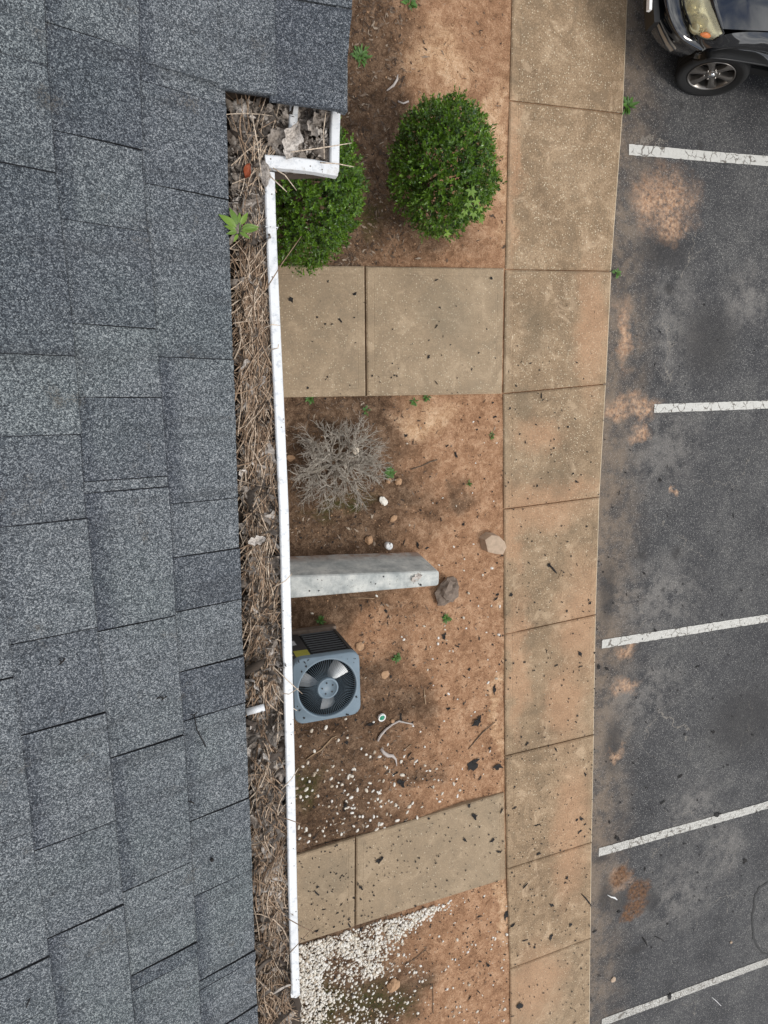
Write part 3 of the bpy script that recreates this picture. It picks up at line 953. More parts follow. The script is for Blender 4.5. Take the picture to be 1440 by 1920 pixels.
# the trough bottom and back
m = MB()
yb, yt = lipA[-1].y + 0.01, lipA[0].y
for (x0, x1, y0, y1) in ((0.115, 0.232, yb-0.02, yt), (0.125, 0.385, yt+0.085, yt+0.55)):
    m.add([(x0, y0, 4.595), (x1, y0, 4.595), (x1, y1, 4.595), (x0, y1, 4.595)], [(0, 1, 2, 3)])
m.add([(0.118, yb-0.02, 4.595), (0.118, yt+0.5, 4.595), (0.118, yt+0.5, 4.70), (0.118, yb-0.02, 4.70)], [(0, 1, 2, 3)])
gchild(m.build('gutter_trough', M['gutter']))
# outer faces, set back under the hem
for pts, side in ((lipA, 1), ([G(498, 301, LZ), G(634, 318, LZ)], 1), ([G(628, 320, LZ), G(640, -300, LZ)], -1)):
    m = MB()
    a = [Vector((p.x, p.y, LZ-0.012)) for p in pts]
    if pts is lipA:
        top_in, bot_in = Vector((0.003, 0, 0)), Vector((-0.012, 0, -0.095))
    elif pts[0].x < pts[1].x - 0.02:
        top_in, bot_in = Vector((0, 0.010, 0)), Vector((0, 0.062, -0.095))
    else:
        top_in, bot_in = Vector((0.003, 0.03, 0)), Vector((-0.03, 0.09, -0.095))
    m.grid([[p + top_in for p in a], [p + bot_in for p in a]], smooth=False)
    gchild(m.build('gutter_face', M['gutter']))
# the torn lower end, where the lip has come away
m = MB()
e = lipA[-1]
m.add([e + Vector(q) for q in ((-0.011, 0.012, -0.004), (0.010, 0.010, -0.004), (0.013, -0.02, -0.014), (0.004, -0.034, -0.022), (-0.010, -0.018, -0.012), (-0.012, -0.004, -0.007))], [(0, 1, 2, 3, 4, 5)][::-1])
gchild(m.build('torn_end', M['gutter']))
# hanger spike with its white sleeve
m = MB()
m.tube([G(462, 1335, 4.694), G(496, 1326, 4.698)], 0.0085, 8)
gchild(m.build('gutter_hanger', M['gutter']))
# seam band
m = MB()
p = G(509.5, 426, LZ)
m.tube([p + Vector((-0.013, 0, -0.02)), p + Vector((-0.0125, 0, 0.0012)), p + Vector((0.0125, 0.0, 0.0012)), p + Vector((0.013, 0, -0.02))], 0.0011, 5)
gchild(m.build('seam', M['gutter']))

# litter in the gutter: humus bed, needles, leaves
b = MB()
rows = []
for j in range(150):
    y = -1.98 + 2.85*j/149
    x0 = 0.118
    x1 = 0.385 if y > lipA[0].y + 0.015 else interp([(p.x, p.y) for p in lipA], y) - 0.010 + (0.032*min(1, (lipA[-1].y - y)/0.05) + 0.012*mnoise.noise(Vector((y*30, 0, 0))) if y < lipA[-1].y else 0)
    rows.append([Vector((x0 + (x1-x0)*i/12, y, 4.662 + 0.010*mnoise.noise(Vector((x0 + (x1-x0)*i/12*1.0, y, 0))*28) + 0.006*mnoise.noise(Vector(((x0 + (x1-x0)*i/12), y, 5))*90) - 0.022*(i == 12) - 0.010*(i == 11))) for i in range(13)])
b.grid(rows, smooth=True, flip=True)
hum = b.build('gutter_humus', M['humus'])
hum['kind'] = 'stuff'
tag(hum, 'dark crumbly leaf mould filling the bottom of the white gutter', 'leaf mould')

def inside(px, py):
    """position (gutter, level z) of a litter piece in image measure"""
    return G(px, py, 4.68)
def lipx(y):
    return interp([(p.x, p.y) for p in lipA], y)
def add_needle(m, c, an, L, r, bend, tilt=0.0, tone=None, z0=None):
    d = Vector((math.cos(an), math.sin(an), tilt))
    n_ = Vector((-d.y, d.x, 0))
    pts = []
    for k in range(5):
        t_ = k/4 - 0.5
        pts.append(Vector(c) + d*L*t_ + n_*bend*(t_*t_*4-0.3))
    m.tube(pts, [r, r, r, r*0.9, r*0.5], 3, 0, random.random() if tone is None else tone, False)
def dead_leaf(m, c, an, L, W, curl, roll, tone, lobes=True):
    """a crumpled dry leaf: a toothed blade bent across and along"""
    ca, sa = math.cos(an), math.sin(an)
    nu, nv = (7, 4) if L < 0.034 else (14, 8)
    ph = random.uniform(0, 6)
    rotx = Matrix.Rotation(roll, 3, 'X') @ Matrix.Rotation(random.uniform(-0.35, 0.35), 3, 'Y')
    V, F = [], []
    for i in range(nu+1):
        u = i/nu
        w = W*(math.sin(math.pi*min(1, u*0.96+0.03))**0.75)
        if lobes:
            w *= 0.80 + 0.20*math.sin(ph + i*2*math.pi*3.2/nu) + 0.10*math.sin(ph*3 + i*7.0)
        for j in range(nv+1):
            v = j/nv*2-1
            x = (u-0.5)*L
            y = v*w/2
            z = curl*L*((u-0.5)**2*2 - 0.2) + curl*W*0.9*v*v + 0.10*W*math.sin(ph + 5*u + 3*v) + 0.16*W*mnoise.noise(Vector((u*3.2 + ph, v*1.6, ph*2)))
            p = rotx @ Vector((x, y, z))
            V.append((c[0] + p.x*ca - p.y*sa, c[1] + p.x*sa + p.y*ca, c[2] + p.z))
    for i in range(nu):
        for j in range(nv):
            a = i*(nv+1)+j
            F.append((a, a+1, a+nv+2, a+nv+1))
    m.add(V, F, 0, tone, True)

rand = random.Random(11)
nm = MB()
lm = MB()
# stretches: (py from, py to, needles per 100 px, leaves per 100 px)
stretch = [(200, 300, 14, 130), (300, 420, 14, 120), (420, 500, 80, 50), (500, 700, 190, 26), (700, 900, 165, 36), (900, 1020, 80, 85), (1020, 1200, 135, 52),
           (1200, 1340, 100, 70), (1340, 1440, 45, 130), (1440, 1600, 80, 95), (1600, 1760, 140, 46), (1760, 1925, 140, 46)]
for (a, b2, kn, kl) in stretch:
    for _ in range(int(kn*(b2-a)/100)):
        py = rand.uniform(a, b2)
        xl, xr = 432 + (py-200)*0.031, 500 + (py-330)*0.030
        px = rand.triangular(xl, xr, xl + (xr-xl)*rand.uniform(0.2, 0.7))
        c = G(px, py, 4.676 + rand.uniform(0, 0.016))
        an = math.pi/2 + rand.gauss(-0.10, 0.42)
        if rand.random() < 0.12:
            an = rand.uniform(0, math.pi)
        L = rand.uniform(0.05, 0.15)
        ex = abs(math.cos(an))*L/2
        c.x = min(max(c.x, 0.128 + ex*0.8), lipx(c.y) - 0.004 - ex*0.75)
        add_needle(nm, c, an, L, rand.choice((0.0008, 0.001, 0.0013, 0.0018)), rand.gauss(0, 0.010), rand.gauss(0, 0.05), min(1, max(0, rand.gauss(0.52, 0.26))))
    for _ in range(int(kl*(b2-a)/100)):
        py = rand.uniform(a, b2)
        xl, xr = 436 + (py-200)*0.031, 496 + (py-330)*0.030
        if py < 300:
            xr = 612
        px = rand.uniform(xl, xr)
        L = rand.choice((0.02, 0.03, 0.04, 0.055, 0.07))*rand.uniform(0.85, 1.1)
        c = G(px, py, 4.672 + rand.uniform(0, 0.012))
        if py > 300:
            c.x = min(c.x, lipx(c.y) - 0.010 - L*0.3)
        dead_leaf(lm, c, rand.uniform(0, 6.28), L, L*rand.uniform(0.4, 0.75), rand.uniform(-0.5, 0.5), rand.gauss(0, 0.6), min(1, max(0, rand.gauss(0.42, 0.26))))
# long loose needles and stalks at the head of the gutter
for _ in range(30):
    px, py = rand.gauss(480, 16), rand.uniform(205, 330)
    add_needle(nm, G(px, py, 4.694), math.pi/2 + rand.gauss(-0.35, 0.45), rand.uniform(0.06, 0.13), 0.0011, rand.gauss(0, 0.012), 0, rand.uniform(0.5, 1))
# small chips of seed and bark
for _ in range(1900):
    py = rand.uniform(198, 430) if rand.random() < 0.68 else rand.uniform(470, 1920)
    xl, xr = 430 + (py-200)*0.031, 500 + (py-330)*0.029
    if py < 300:
        xr = 615
    c = G(rand.uniform(xl, xr), py, 4.678 + rand.uniform(0, 0.008))
    if py > 300:
        c.x = min(c.x, lipx(c.y)-0.012)
    L = rand.uniform(0.004, 0.012)
    dead_leaf(lm, c, rand.uniform(0, 6.28), L, L*0.5, rand.uniform(-0.4, 0.4), rand.gauss(0, 0.5), min(1, max(0, rand.gauss(0.55, 0.33))), False)
o = stuff(nm.build('pine_needle_litter', M['needle']))
tag(o, 'tangled brown pine needles packed along the whole white gutter', 'pine needles')
o = stuff(lm.build('dead_leaf_litter', M['dead']))
tag(o, 'crumpled grey brown dead leaves and chips mixed into the gutter', 'dead leaves')

# single leaves, needles and bits that stand out
def one_leaf(name, label, cat, px, py, z, L, W, an, curl, roll, tone, mat, lobes=True, group=None):
    m = MB()
    dead_leaf(m, (0, 0, 0), an, L, W, curl, roll, tone, lobes)
    return tag(m.build(name, mat, None, G(px, py, z)), label, cat, group)
one_leaf('dead_leaf', 'rust red leaf standing out in the grey litter just below the gutter corner', 'leaf', 462, 322, 4.698, 0.034, 0.017, 1.2, 0.3, 0.3, 0.5, M['redleaf'], False)
one_leaf('dead_leaf', 'curled grey leaf hanging over the inside corner of the white gutter lip', 'leaf', 500, 322, 4.712, 0.050, 0.028, 1.6, -0.4, 0.3, 0.62, M['dead'])
one_leaf('dead_leaf', 'pale tan lobed leaf on the needles level with the top of the dead bush bed', 'leaf', 482, 1012, 4.700, 0.040, 0.026, 0.3, 0.2, 0.1, 0.95, M['dead'])
one_leaf('dead_leaf', 'large pale crumpled leaf lying in the short gutter leg beside its inner hem', 'leaf', 545, 268, 4.705, 0.070, 0.045, 1.2, 0.25, 0.1, 0.85, M['dead'])
one_leaf('dead_leaf', 'grey wrinkled leaf lying flat on the ledge left of the large pale crumpled leaf', 'leaf', 517, 258, 4.700, 0.048, 0.036, 0.8, 0.15, 0.2, 0.5, M['dead'])
one_leaf('dead_leaf', 'folded grey leaf tucked under the roof edge inside the short gutter leg', 'leaf', 596, 222, 4.700, 0.042, 0.030, 0.6, 0.5, 0.4, 0.55, M['dead'])
one_leaf('dead_leaf', 'yellow brown curled leaf in the middle of the short gutter leg', 'leaf', 586, 243, 4.698, 0.034, 0.020, 2.2, 0.5, -0.3, 0.75, M['dead'])
one_leaf('dead_leaf', 'dark drooping leaf over the torn lower end of the gutter', 'leaf', 492, 1808, 4.705, 0.050, 0.018, 0.3, 0.3, 0.5, 0.05, M['dead'], False)
one_leaf('dead_leaf', 'long tan leaf lying across the lip near the torn gutter end', 'leaf', 530, 1852, 4.712, 0.048, 0.012, 0.1, 0.2, 0.3, 0.7, M['dead'], False)
m = MB()
m.tube([G(456, 1262, 4.70), G(466, 1256, 4.704), G(480, 1250, 4.705), G(494, 1240, 4.703)], [0.006, 0.009, 0.010, 0.006], 7, tone=0.0)
tag(m.build('bark_piece', M['humus']), 'dark rotten bark piece lying across the needles level with the air conditioner', 'bark')
hang = [((545, 285), (660, 268), 'pale needle sticking out over the round bush beside the short gutter leg'),
        ((600, 305), (664, 313), 'pale needle poking past the outer corner of the gutter over the bush'),
        ((512, 315), (556, 357), 'bent dry needle drooping from the inside gutter corner onto the bush'),
        ((506, 330), (538, 360), 'short thin needle drooping from the gutter corner beside the bent one'),
        ((500, 540), (565, 443), 'dark stiff needle leaning out over the lip above the square walkway slab'),
        ((495, 615), (525, 610), 'thin needle crossing the lip beside the upper walkway slab'),
        ((510, 655), (522, 645), 'tiny needle tip resting on the lip beside the upper walkway'),
        ((515, 1100), (548, 1075), 'pale needle crossing the lip beside the concrete wall stub'),
        ((512, 1250), (567, 1301), 'pale split needle reaching over the lip toward the fan cover'),
        ((530, 1300), (560, 1290), 'short needle lying on the lip beside the fan cover'),
        ((528, 1480), (560, 1440), 'curved needle over the lip beside the white pebbles'),
        ((520, 1530), (565, 1545), 'thin dark needle over the lip above the lower walkway'),
        ((535, 1720), (600, 1752), 'dark thin stalk reaching over the lip across the lower walkway'),
        ((540, 1790), (590, 1735), 'long dark stalk over the lip crossing the corner of the lower walkway'),
        ((470, 205), (490, 330), 'long pale stalk lying upright on the ledge at the head of the gutter'),
        ((612, 200), (608, 298), 'grey stalk with a seed head lying along the short gutter leg')]
for i, (a, b2, lab) in enumerate(hang):
    A, B = G(*a, 4.712), G(*b2, 4.725)
    mid = (A+B)/2 + Vector((random.uniform(-.006, .006), random.uniform(-.006, .006), 0.006))
    m = MB()
    q = [A, A*0.5+mid*0.5, mid, mid*0.5+B*0.5, B]
    m.tube([p-A for p in q], [0.0013, 0.0012, 0.0011, 0.0010, 0.0006], 5, tone=0.25 if 'dark' in lab else 0.9)
    tag(m.build('pine_needle', M['needle'], None, A), lab, 'pine needle')

# seedling growing out of the gutter
sd = thing('seedling', 'small bright green seedling with pointed leaves growing out of the gutter', 'plant', G(443, 442, 4.69))
m = MB()
m.tube([(0, 0, -0.01), (0.003, -0.004, 0.03), (0.0, 0.004, 0.062)], 0.0016, 6)
m.build('stem', M['weed'], sd)
def pointed(m, base, an, L, W, droop, tone, up=0.3):
    V, F = [], []
    d = Vector((math.cos(an), math.sin(an), 0)); n_ = Vector((-d.y, d.x, 0))
    N = 6
    for i in range(N+1):
        u = i/N
        w = W*(math.sin(math.pi*u**0.75)**0.9)/2 if 0 < i < N else 0.0004
        z = up*L*u - droop*L*u*u
        c = Vector(base) + d*L*u + Vector((0, 0, z))
        V += [c - n_*w + Vector((0, 0, w*0.35)), c, c + n_*w + Vector((0, 0, w*0.35))]
    for i in range(N):
        a = i*3
        F += [(a, a+3, a+4, a+1), (a+1, a+4, a+5, a+2)]
    m.add(V, F, 0, tone, True)
for (px, py, L, an) in ((436, 418, .034, 115), (452, 416, .028, 58), (430, 430, .040, 148), (458, 431, .034, 5), (428, 445, .024, 165), (455, 447, .034, 8), (432, 454, .022, 195), (448, 456, .022, 330), (437, 466, .018, 240), (444, 408, .02, 85)):
    m = MB()
    root = G(443, 442, 4.69)
    tip = G(px, py, 4.72)
    st = (tip - root)*0.35
    pointed(m, (st.x, st.y, 0.055), R(an), L*0.98, L*0.36, 0.25, random.uniform(0.0, 0.7))
    m.build('leaf', M['maple'], sd)

# bits lying on the shingles
def on_roof(px, py, lift=0.009):
    return roofpt(*RP(px, py), lift)
def roof_twig(px, py, pts, lab, r=0.0013, mat='flake'):
    c = on_roof(px, py, 0.010)
    m = MB()
    for q in pts:
        m.tube([on_roof(px+a, py+b2, 0.0105)-c for a, b2 in q], r, 5)
    tag(m.build('twig_bit', M[mat], None, c), lab, 'twig')
roof_twig(300, 1305, [[(-10, 2), (-3, -2), (4, 1), (9, -3)], [(0, 0), (2, 4)]], 'little dark twig bit on the shingles left of the gutter hanger', 0.0015)
roof_twig(360, 1336, [[(-6, 0), (0, 2), (6, -4)], [(0, 0), (5, 28), (22, 60)]], 'spidery dark twig bit on a cut between two shingles near the eave', 0.0013)
roof_twig(113, 1237, [[(-5, 6), (2, 0), (6, -6)], [(0, 1), (-4, -2)]], 'little dark twig bit farthest from the gutter on the shingles', 0.0016)
roof_twig(354, 1500, [[(-5, -2), (3, 0), (6, 3)]], 'short dark twig bit at the edge of a shingle below the others', 0.0015)
roof_twig(50, 1874, [[(-3, 8), (0, 0), (4, -10)]], 'thin stalk at the very bottom left of the shingles', 0.0012)
m = MB()
m.lathe((0, 0, 0), [(0.0001, .004), (.003, .0035), (.0042, .001), (.004, -.002)], 8)
tag(m.build('seed', M['flake'], None, on_roof(394, 1608, 0.009)), 'single round black seed on a light shingle', 'seed')

# ------------------------------------------------------------------ bushes
def bush(name, label, cpx, cpy, cz, rx, ry, rz, nleaf, seed, ls=(0.024, 0.040)):
    rd_ = random.Random(seed)
    c = G(cpx, cpy, cz)
    t_ = thing(name, label, 'bush', (c.x, c.y, -0.03))
    m = MB()
    for k in range(34):
        v = Vector((rd_.gauss(0, 1), rd_.gauss(0, 1), abs(rd_.gauss(0, 0.9)))).normalized()
        tip = Vector((v.x*rx*0.86, v.y*ry*0.86, cz + (v.z*rz*0.9 if k % 3 else -0.2*rz)))
        b0 = Vector((rd_.uniform(-.05, .05), rd_.uniform(-.05, .05), 0))
        mid = Vector((tip.x*0.45, tip.y*0.45, tip.z*0.55))
        m.tube([b0, mid, tip], [0.011, 0.007, 0.003], 5)
    m.build('branches', M['bark'], t_)
    m = MB()
    V, F, T = [], [], []
    off_ = Vector((seed, seed*0.7, 0))
    def leaf(p, ax, nrm, L, tn):
        sd_ = ax.cross(nrm)
        if sd_.length < 0.05:
            return
        sd_.normalize()
        up = sd_.cross(ax)
        W = L*rd_.uniform(0.44, 0.60)
        o_ = len(V)
        V.extend([p, p+ax*L*0.45+sd_*W*0.5+up*W*0.16, p+ax*L*0.45, p+ax*L*0.45-sd_*W*0.5+up*W*0.16, p+ax*L-up*L*0.08])
        F.extend([(o_, o_+1, o_+2), (o_, o_+2, o_+3), (o_+2, o_+1, o_+4), (o_+3, o_+2, o_+4)])
        T.extend([min(1, max(0, tn))]*5)
    def rv(g_=1.0):
        return Vector((rd_.gauss(0, g_), rd_.gauss(0, g_), rd_.gauss(0, g_)))
    for k in range(nleaf//11):
        while True:
            v = rv()
            if v.length > 0.01:
                v.normalize()
                if v.z > -0.6:
                    break
        lump = 1 + 0.12*mnoise.noise(v*2.4 + off_) + 0.09*mnoise.noise(v*6 + off_) + 0.05*mnoise.noise(v*14 + off_)
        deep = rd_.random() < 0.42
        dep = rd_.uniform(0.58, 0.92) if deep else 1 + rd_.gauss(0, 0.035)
        if rd_.random() < 0.05:
            dep = 1 + rd_.uniform(0.03, 0.12)
        nrm = Vector((v.x/rx, v.y/ry, v.z/rz)).normalized()
        tip = Vector((v.x*rx, v.y*ry, v.z*rz))*lump*dep + Vector((0, 0, cz))
        axs = (nrm + Vector((0, 0, 0.45)) + rv(0.38)).normalized()
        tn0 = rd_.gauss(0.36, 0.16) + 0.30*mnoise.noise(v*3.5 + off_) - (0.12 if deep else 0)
        ln = rd_.uniform(0.05, 0.085)
        for i in range(11):
            tq = i/10
            rad = rv()
            rad = (rad - axs*rad.dot(axs))
            if rad.length < 0.05:
                continue
            rad.normalize()
            p = tip - axs*ln*tq
            ax = (axs*(0.95 - 0.75*tq) + rad*(0.35 + 0.7*tq) + Vector((0, 0, 0.1))).normalized()
            L = rd_.uniform(*ls)*(0.7 + 0.35*tq)*rd_.choice((0.8, 1, 1, 1.15))
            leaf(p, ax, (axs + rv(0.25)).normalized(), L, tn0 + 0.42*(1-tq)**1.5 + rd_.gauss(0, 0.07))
    m.add(V, F)
    m.t = T
    fo = m.build('foliage', M['leaf'], t_)
    fo['kind'] = 'stuff'
    return t_
bush('boxwood_bush', 'clipped green boxwood between the sidewalk and the other bush with a maple seedling in it', 833, 315, 0.62, 0.46, 0.525, 0.52, 31000, 3)
bush('boxwood_bush', 'clipped green boxwood half hidden under the white gutter corner', 570, 357, 0.70, 0.47, 0.545, 0.56, 31000, 8)

def lobed(m, c, an, r, tone, tiltv=(0, 0, 1)):
    """a five-lobed maple leaf"""
    V = [Vector(c)]
    for k in range(11):
        a = an + R(-150 + 30*k)
        rr = r*(1.0 if k % 2 else 0.5) * (1.15 if k == 5 else 1)
        V.append(Vector(c) + Vector((math.cos(a)*rr, math.sin(a)*rr, -0.12*rr*(k % 2))))
    F = [(0, i, i+1) for i in range(1, 11)]
    m.add(V, F, 0, tone, False)
mp = thing('maple_seedling', 'bright green maple seedling growing through the boxwood next to the sidewalk', 'plant', G(885, 365, 0.7))
m = MB()
m.tube([(-0.05, -0.05, -0.65), (-0.02, 0, -0.2), (0, 0, 0.35)], 0.005, 6)
m.tube([(-0.03, 0, -0.1), (0.02, -0.12, 0.10), (0.03, -0.2, 0.16)], 0.003, 5)
m.build('stem', M['weed'], mp)
ctr = G(885, 365, 0.7)
for (px, py, r_, z) in ((884, 358, .075, 1.05), (878, 381, .060, 1.0), (893, 377, .06, 1.0), (872, 397, .05, .98), (888, 400, .06, .95), (902, 412, .05, .85), (838, 437, .055, .72), (900, 390, .05, .93), (865, 404, .045, .96)):
    p = G(px, py, z) - ctr
    m = MB()
    lobed(m, p, rand.uniform(-2, 0), r_*0.78, rand.uniform(0.2, 1))
    m.build('leaf', M['maple'], mp)

# dead bush of bare grey twigs
db = thing('dead_bush', 'leafless grey dead bush in the bed below the upper walkway', 'bush', G(628, 868, 0) + Vector((0, 0, -0.04)))
rd_ = random.Random(21)
ms, mt = MB(), MB()
def grow(m, p, d, L, r, lev):
    n_ = 4
    pts = [p]
    for k in range(n_):
        d = (d + Vector((rd_.gauss(0, .16), rd_.gauss(0, .16), rd_.gauss(0.0, .14)))).normalized()
        pts.append(pts[-1] + d*L/n_)
    m.tube(pts, [r, r*.92, r*.82, r*.72, r*.55], 6 if lev < 2 else 4, tone=min(1, max(0, rd_.gauss(0.55, 0.22))))
    if lev >= 5 or r < 0.0011 or L < 0.025:
        return
    k = (5 if lev == 0 else 4) if lev < 2 else (3 if lev == 2 else rd_.choice((1, 1, 2)))
    for i in range(k):
        q = pts[rd_.choice((2, 3, 4, 4))]
        a = Vector((rd_.gauss(0, 1), rd_.gauss(0, 1), rd_.gauss(0, .6)))
        nd = (d*0.95 + a*0.42).normalized()
        if nd.z < -0.1:
            nd.z = 0.1
        grow(mt, q, nd, L*rd_.uniform(0.5, 0.78), r*rd_.uniform(0.48, 0.70), lev+1)
for k in range(20):
    a = k*2.39996 + rd_.uniform(-.2, .2)
    el = math.asin(0.16 + 0.80*k/19)
    d = Vector((math.cos(a)*math.cos(el), math.sin(a)*math.cos(el), math.sin(el)))
    grow(ms, Vector((math.cos(a)*0.03, math.sin(a)*0.03, 0)), d, rd_.uniform(0.18, 0.26), rd_.uniform(0.011, 0.016), 0)
ms.build('stem', M['twig'], db)
o = mt.build('twigs', M['twig'], db)
o['kind'] = 'stuff'

# weeds
def weed(px, py, n_, L, lab, z=None, fern=False, spread=0.35):
    p = G(px, py, -0.03)
    z = soilz(p.x, p.y) if z is None else z
    p = G(px, py, z)
    t_ = thing('weed', lab, 'weed', p)
    m = MB()
    for i in range(n_):
        a = rand.uniform(0, 6.28)
        rr = rand.uniform(0, spread)*L
        pointed(m, (math.cos(a)*rr, math.sin(a)*rr, 0.005), a + rand.gauss(0, .5), L*rand.uniform(0.5, 1), L*rand.uniform(0.22, 0.42), rand.uniform(0.1, 0.6), rand.random(), rand.uniform(0.2, 0.9))
    fo = m.build('leaves', M['weed'], t_)
    fo['kind'] = 'stuff'
    m = MB()
    for i in range(4):
        a = rand.uniform(0, 6.28)
        m.tube([(0, 0, -0.01), (math.cos(a)*L*.25, math.sin(a)*L*.25, 0.03)], 0.002, 4)
    m.build('stem', M['weed'], t_)
weed(676, 106, 55, 0.062, 'leafy weed growing beside the edge of the projecting roof', spread=1.0)
weed(1176, 198, 26, 0.10, 'dark narrow weed clump rooted at the kerb below the black car', -0.10)
weed(1155, 511, 10, 0.07, 'tiny pale weed at the kerb beside a slab joint', -0.10)
weed(581, 746, 24, 0.06, 'small weed at the lower edge of the upper walkway near the gutter')
weed(800, 744, 14, 0.055, 'green weed at the lower edge of the upper walkway right of the joint')
weed(776, 753, 12, 0.05, 'paler weed left of the green one at the upper walkway edge')
weed(731, 888, 34, 0.07, 'green weed growing through the right side of the dead bush')
weed(878, 906, 7, 0.045, 'tiny weed alone on the clay left of the clay stained slab')
weed(922, 817, 8, 0.045, 'tiny weed near the sidewalk edge above the pale flat stone')
weed(836, 1158, 22, 0.060, 'small weed on the soil below the grey brown stone')
weed(743, 1233, 26, 0.060, 'bright little weed rosette on bare clay right of the air conditioner')
weed(600, 1163, 30, 0.05, 'low weeds along the back of the air conditioner base')
weed(768, 7, 16, 0.08, 'thin weed at the top edge of the clay bed')
weed(686, 770, 10, 0.05, 'tiny weed above the dead bush tips')

# ------------------------------------------------------------------ stones and pebbles
def stone_mesh(name, mat, seed, sub=2, flat=0.6, rough=0.22):
    import bmesh
    bm = bmesh.new()
    bmesh.ops.create_icosphere(bm, subdivisions=sub, radius=1)
    o_ = Vector((seed*3.3, seed*1.7, seed))
    for v in bm.verts:
        d = v.co.normalized()
        s_ = 1 + rough*mnoise.noise(d*1.5 + o_) + rough*0.5*mnoise.noise(d*3.7 + o_)
        v.co = d*s_
        v.co.z *= flat
    me = bpy.data.meshes.new(name)
    bm.to_mesh(me)
    bm.free()
    me.materials.append(mat)
    for p in me.polygons:
        p.use_smooth = sub < 3 and rough < 0.3
    return me
def stone(px, py, r, lab, mat, seed, flat=0.6, z=None, an=0.0, sx=1.0, rough=0.3):
    p = G(px, py, 0)
    zz = soilz(p.x, p.y) if z is None else z
    p = G(px, py, zz + r*flat*0.6)
    o_ = link('stone', stone_mesh('stone', mat, seed, 3, flat, rough), None, p, (0, 0, an), (r*sx, r, r))
    return tag(o_, lab, 'stone')
stone(838, 1109, 0.115, 'pitted grey brown stone at the free end of the concrete wall stub', M['stone'], 4, 0.7, an=0.9, sx=1.25, rough=0.55)
stone(692, 1013, 0.042, 'orange tan stone beside the white pipe cap', M['tan'], 6, 0.7)
stone(747, 903, 0.038, 'larger of two tan stones right of the dead bush', M['tan'], 7, 0.7)
stone(729, 901, 0.028, 'smaller of two tan stones right of the dead bush', M['tan'], 9, 0.7)
stone(719, 939, 0.035, 'pale elongated stone on the dark soil above the white pipe cap', M['pebble'], 12, 0.6, an=2.2, sx=1.5)
stone(738, 972, 0.030, 'small orange chip of brick between the dead bush and the wall stub', M['tan'], 15, 0.6, an=0.6, sx=1.4)
stone(667, 845, 0.034, 'white stone caught among the twigs of the dead bush', M['pebble'], 2, 0.8, z=0.22)
stone(545, 859, 0.030, 'tan stone by the gutter left of the dead bush', M['tan'], 22, 0.6, sx=1.4)
stone(675, 1212, 0.045, 'flat tan stone at the corner of the air conditioner', M['tan'], 17, 0.3)
stone(736, 1352, 0.022, 'small beige stone touching the teal lid', M['tan'], 18, 0.7)
stone(722, 1265, 0.045, 'flat reddish stone pressed into the clay right of the fan cover', M['tan'], 19, 0.15)
stone(738, 1848, 0.075, 'half buried pink stone at the edge of the white pebbles', M['tan'], 30, 0.5)
stone(1150, 1837, 0.04, 'pale flat stone chip on the asphalt near the lowest bay line', M['slabstone'], 31, 0.3, z=-0.12)
stone(1371, 1767, 0.022, 'little pale stone on the asphalt above the lowest bay line', M['slabstone'], 32, 0.5, z=-0.12)
# flat stone on the walk's edge: bevelled irregular slab
m = MB()
cs = G(932, 1022, 0.06)
out = [(908, 1012), (921, 1002), (936, 1004), (947, 1015), (951, 1026), (944, 1041), (930, 1040), (914, 1036)]
top = [G(*q, 0.09) - cs for q in out]
ctr_ = sum(top, Vector())/len(top)
top = [p*0.93 for p in top]
ins = [p*0.86 for p in top]
botv = [Vector((p.x*1.06-0.01, p.y*1.06+0.01, -0.09)) for p in top]
for p in ins:
    p.z += 0.008
n_ = len(out)
m.add(ins + top + botv, [tuple(range(n_))[::-1]] + [(n_+i, i, (i+1) % n_, n_+(i+1) % n_)[::-1] for i in range(n_)] + [(2*n_+i, n_+i, n_+(i+1) % n_, 2*n_+(i+1) % n_)[::-1] for i in range(n_)])
tag(m.build('stone', M['slabstone'], None, cs), 'pale flat topped stone lying half on the sidewalk edge', 'stone')

pm = [stone_mesh('pebble', M['pebble'], 40+i, 1, 0.62, 0.22) for i in range(7)]
def pebble(px, py, r, lab, grp):
    p = G(px, py, -0.03)
    p = G(px, py, soilz(p.x, p.y) + r*rand.uniform(-0.15, 0.3))
    o_ = link('pebble', rand.choice(pm), None, p, (rand.uniform(-.4, .4), rand.uniform(-.4, .4), rand.uniform(0, 6.28)), (r*rand.uniform(1, 1.6), r*rand.uniform(0.75, 1.0), r))
    sz = 'larger' if r > 0.015 else 'small'
    if grp == GR1:
        ww = 'on the soil ' + ('beside the air conditioner' if py < 1400 else 'below the air conditioner' if py < 1480 else 'just above the lower walkway') + (' by the gutter' if px < 620 else ' mid bed' if px < 760 else ' toward the sidewalk')
    else:
        ww = 'on the clay ' + ('above the wall stub' if py < 1040 else 'level with the wall stub' if py < 1160 else 'by the air conditioner' if py < 1350 else 'above the lower walkway') + (' by the sidewalk' if px > 880 else ' mid bed')
    tag(o_, sz + ' white pebble ' + ww, 'pebble', sz + ' white pebbles ' + ww)
LAB1 = 'loose white pebble scattered on the brown soil below the air conditioner'
GR1, GR2 = 'a', 'b'
GR1 = 'white pebbles scattered on the soil above the lower walkway'
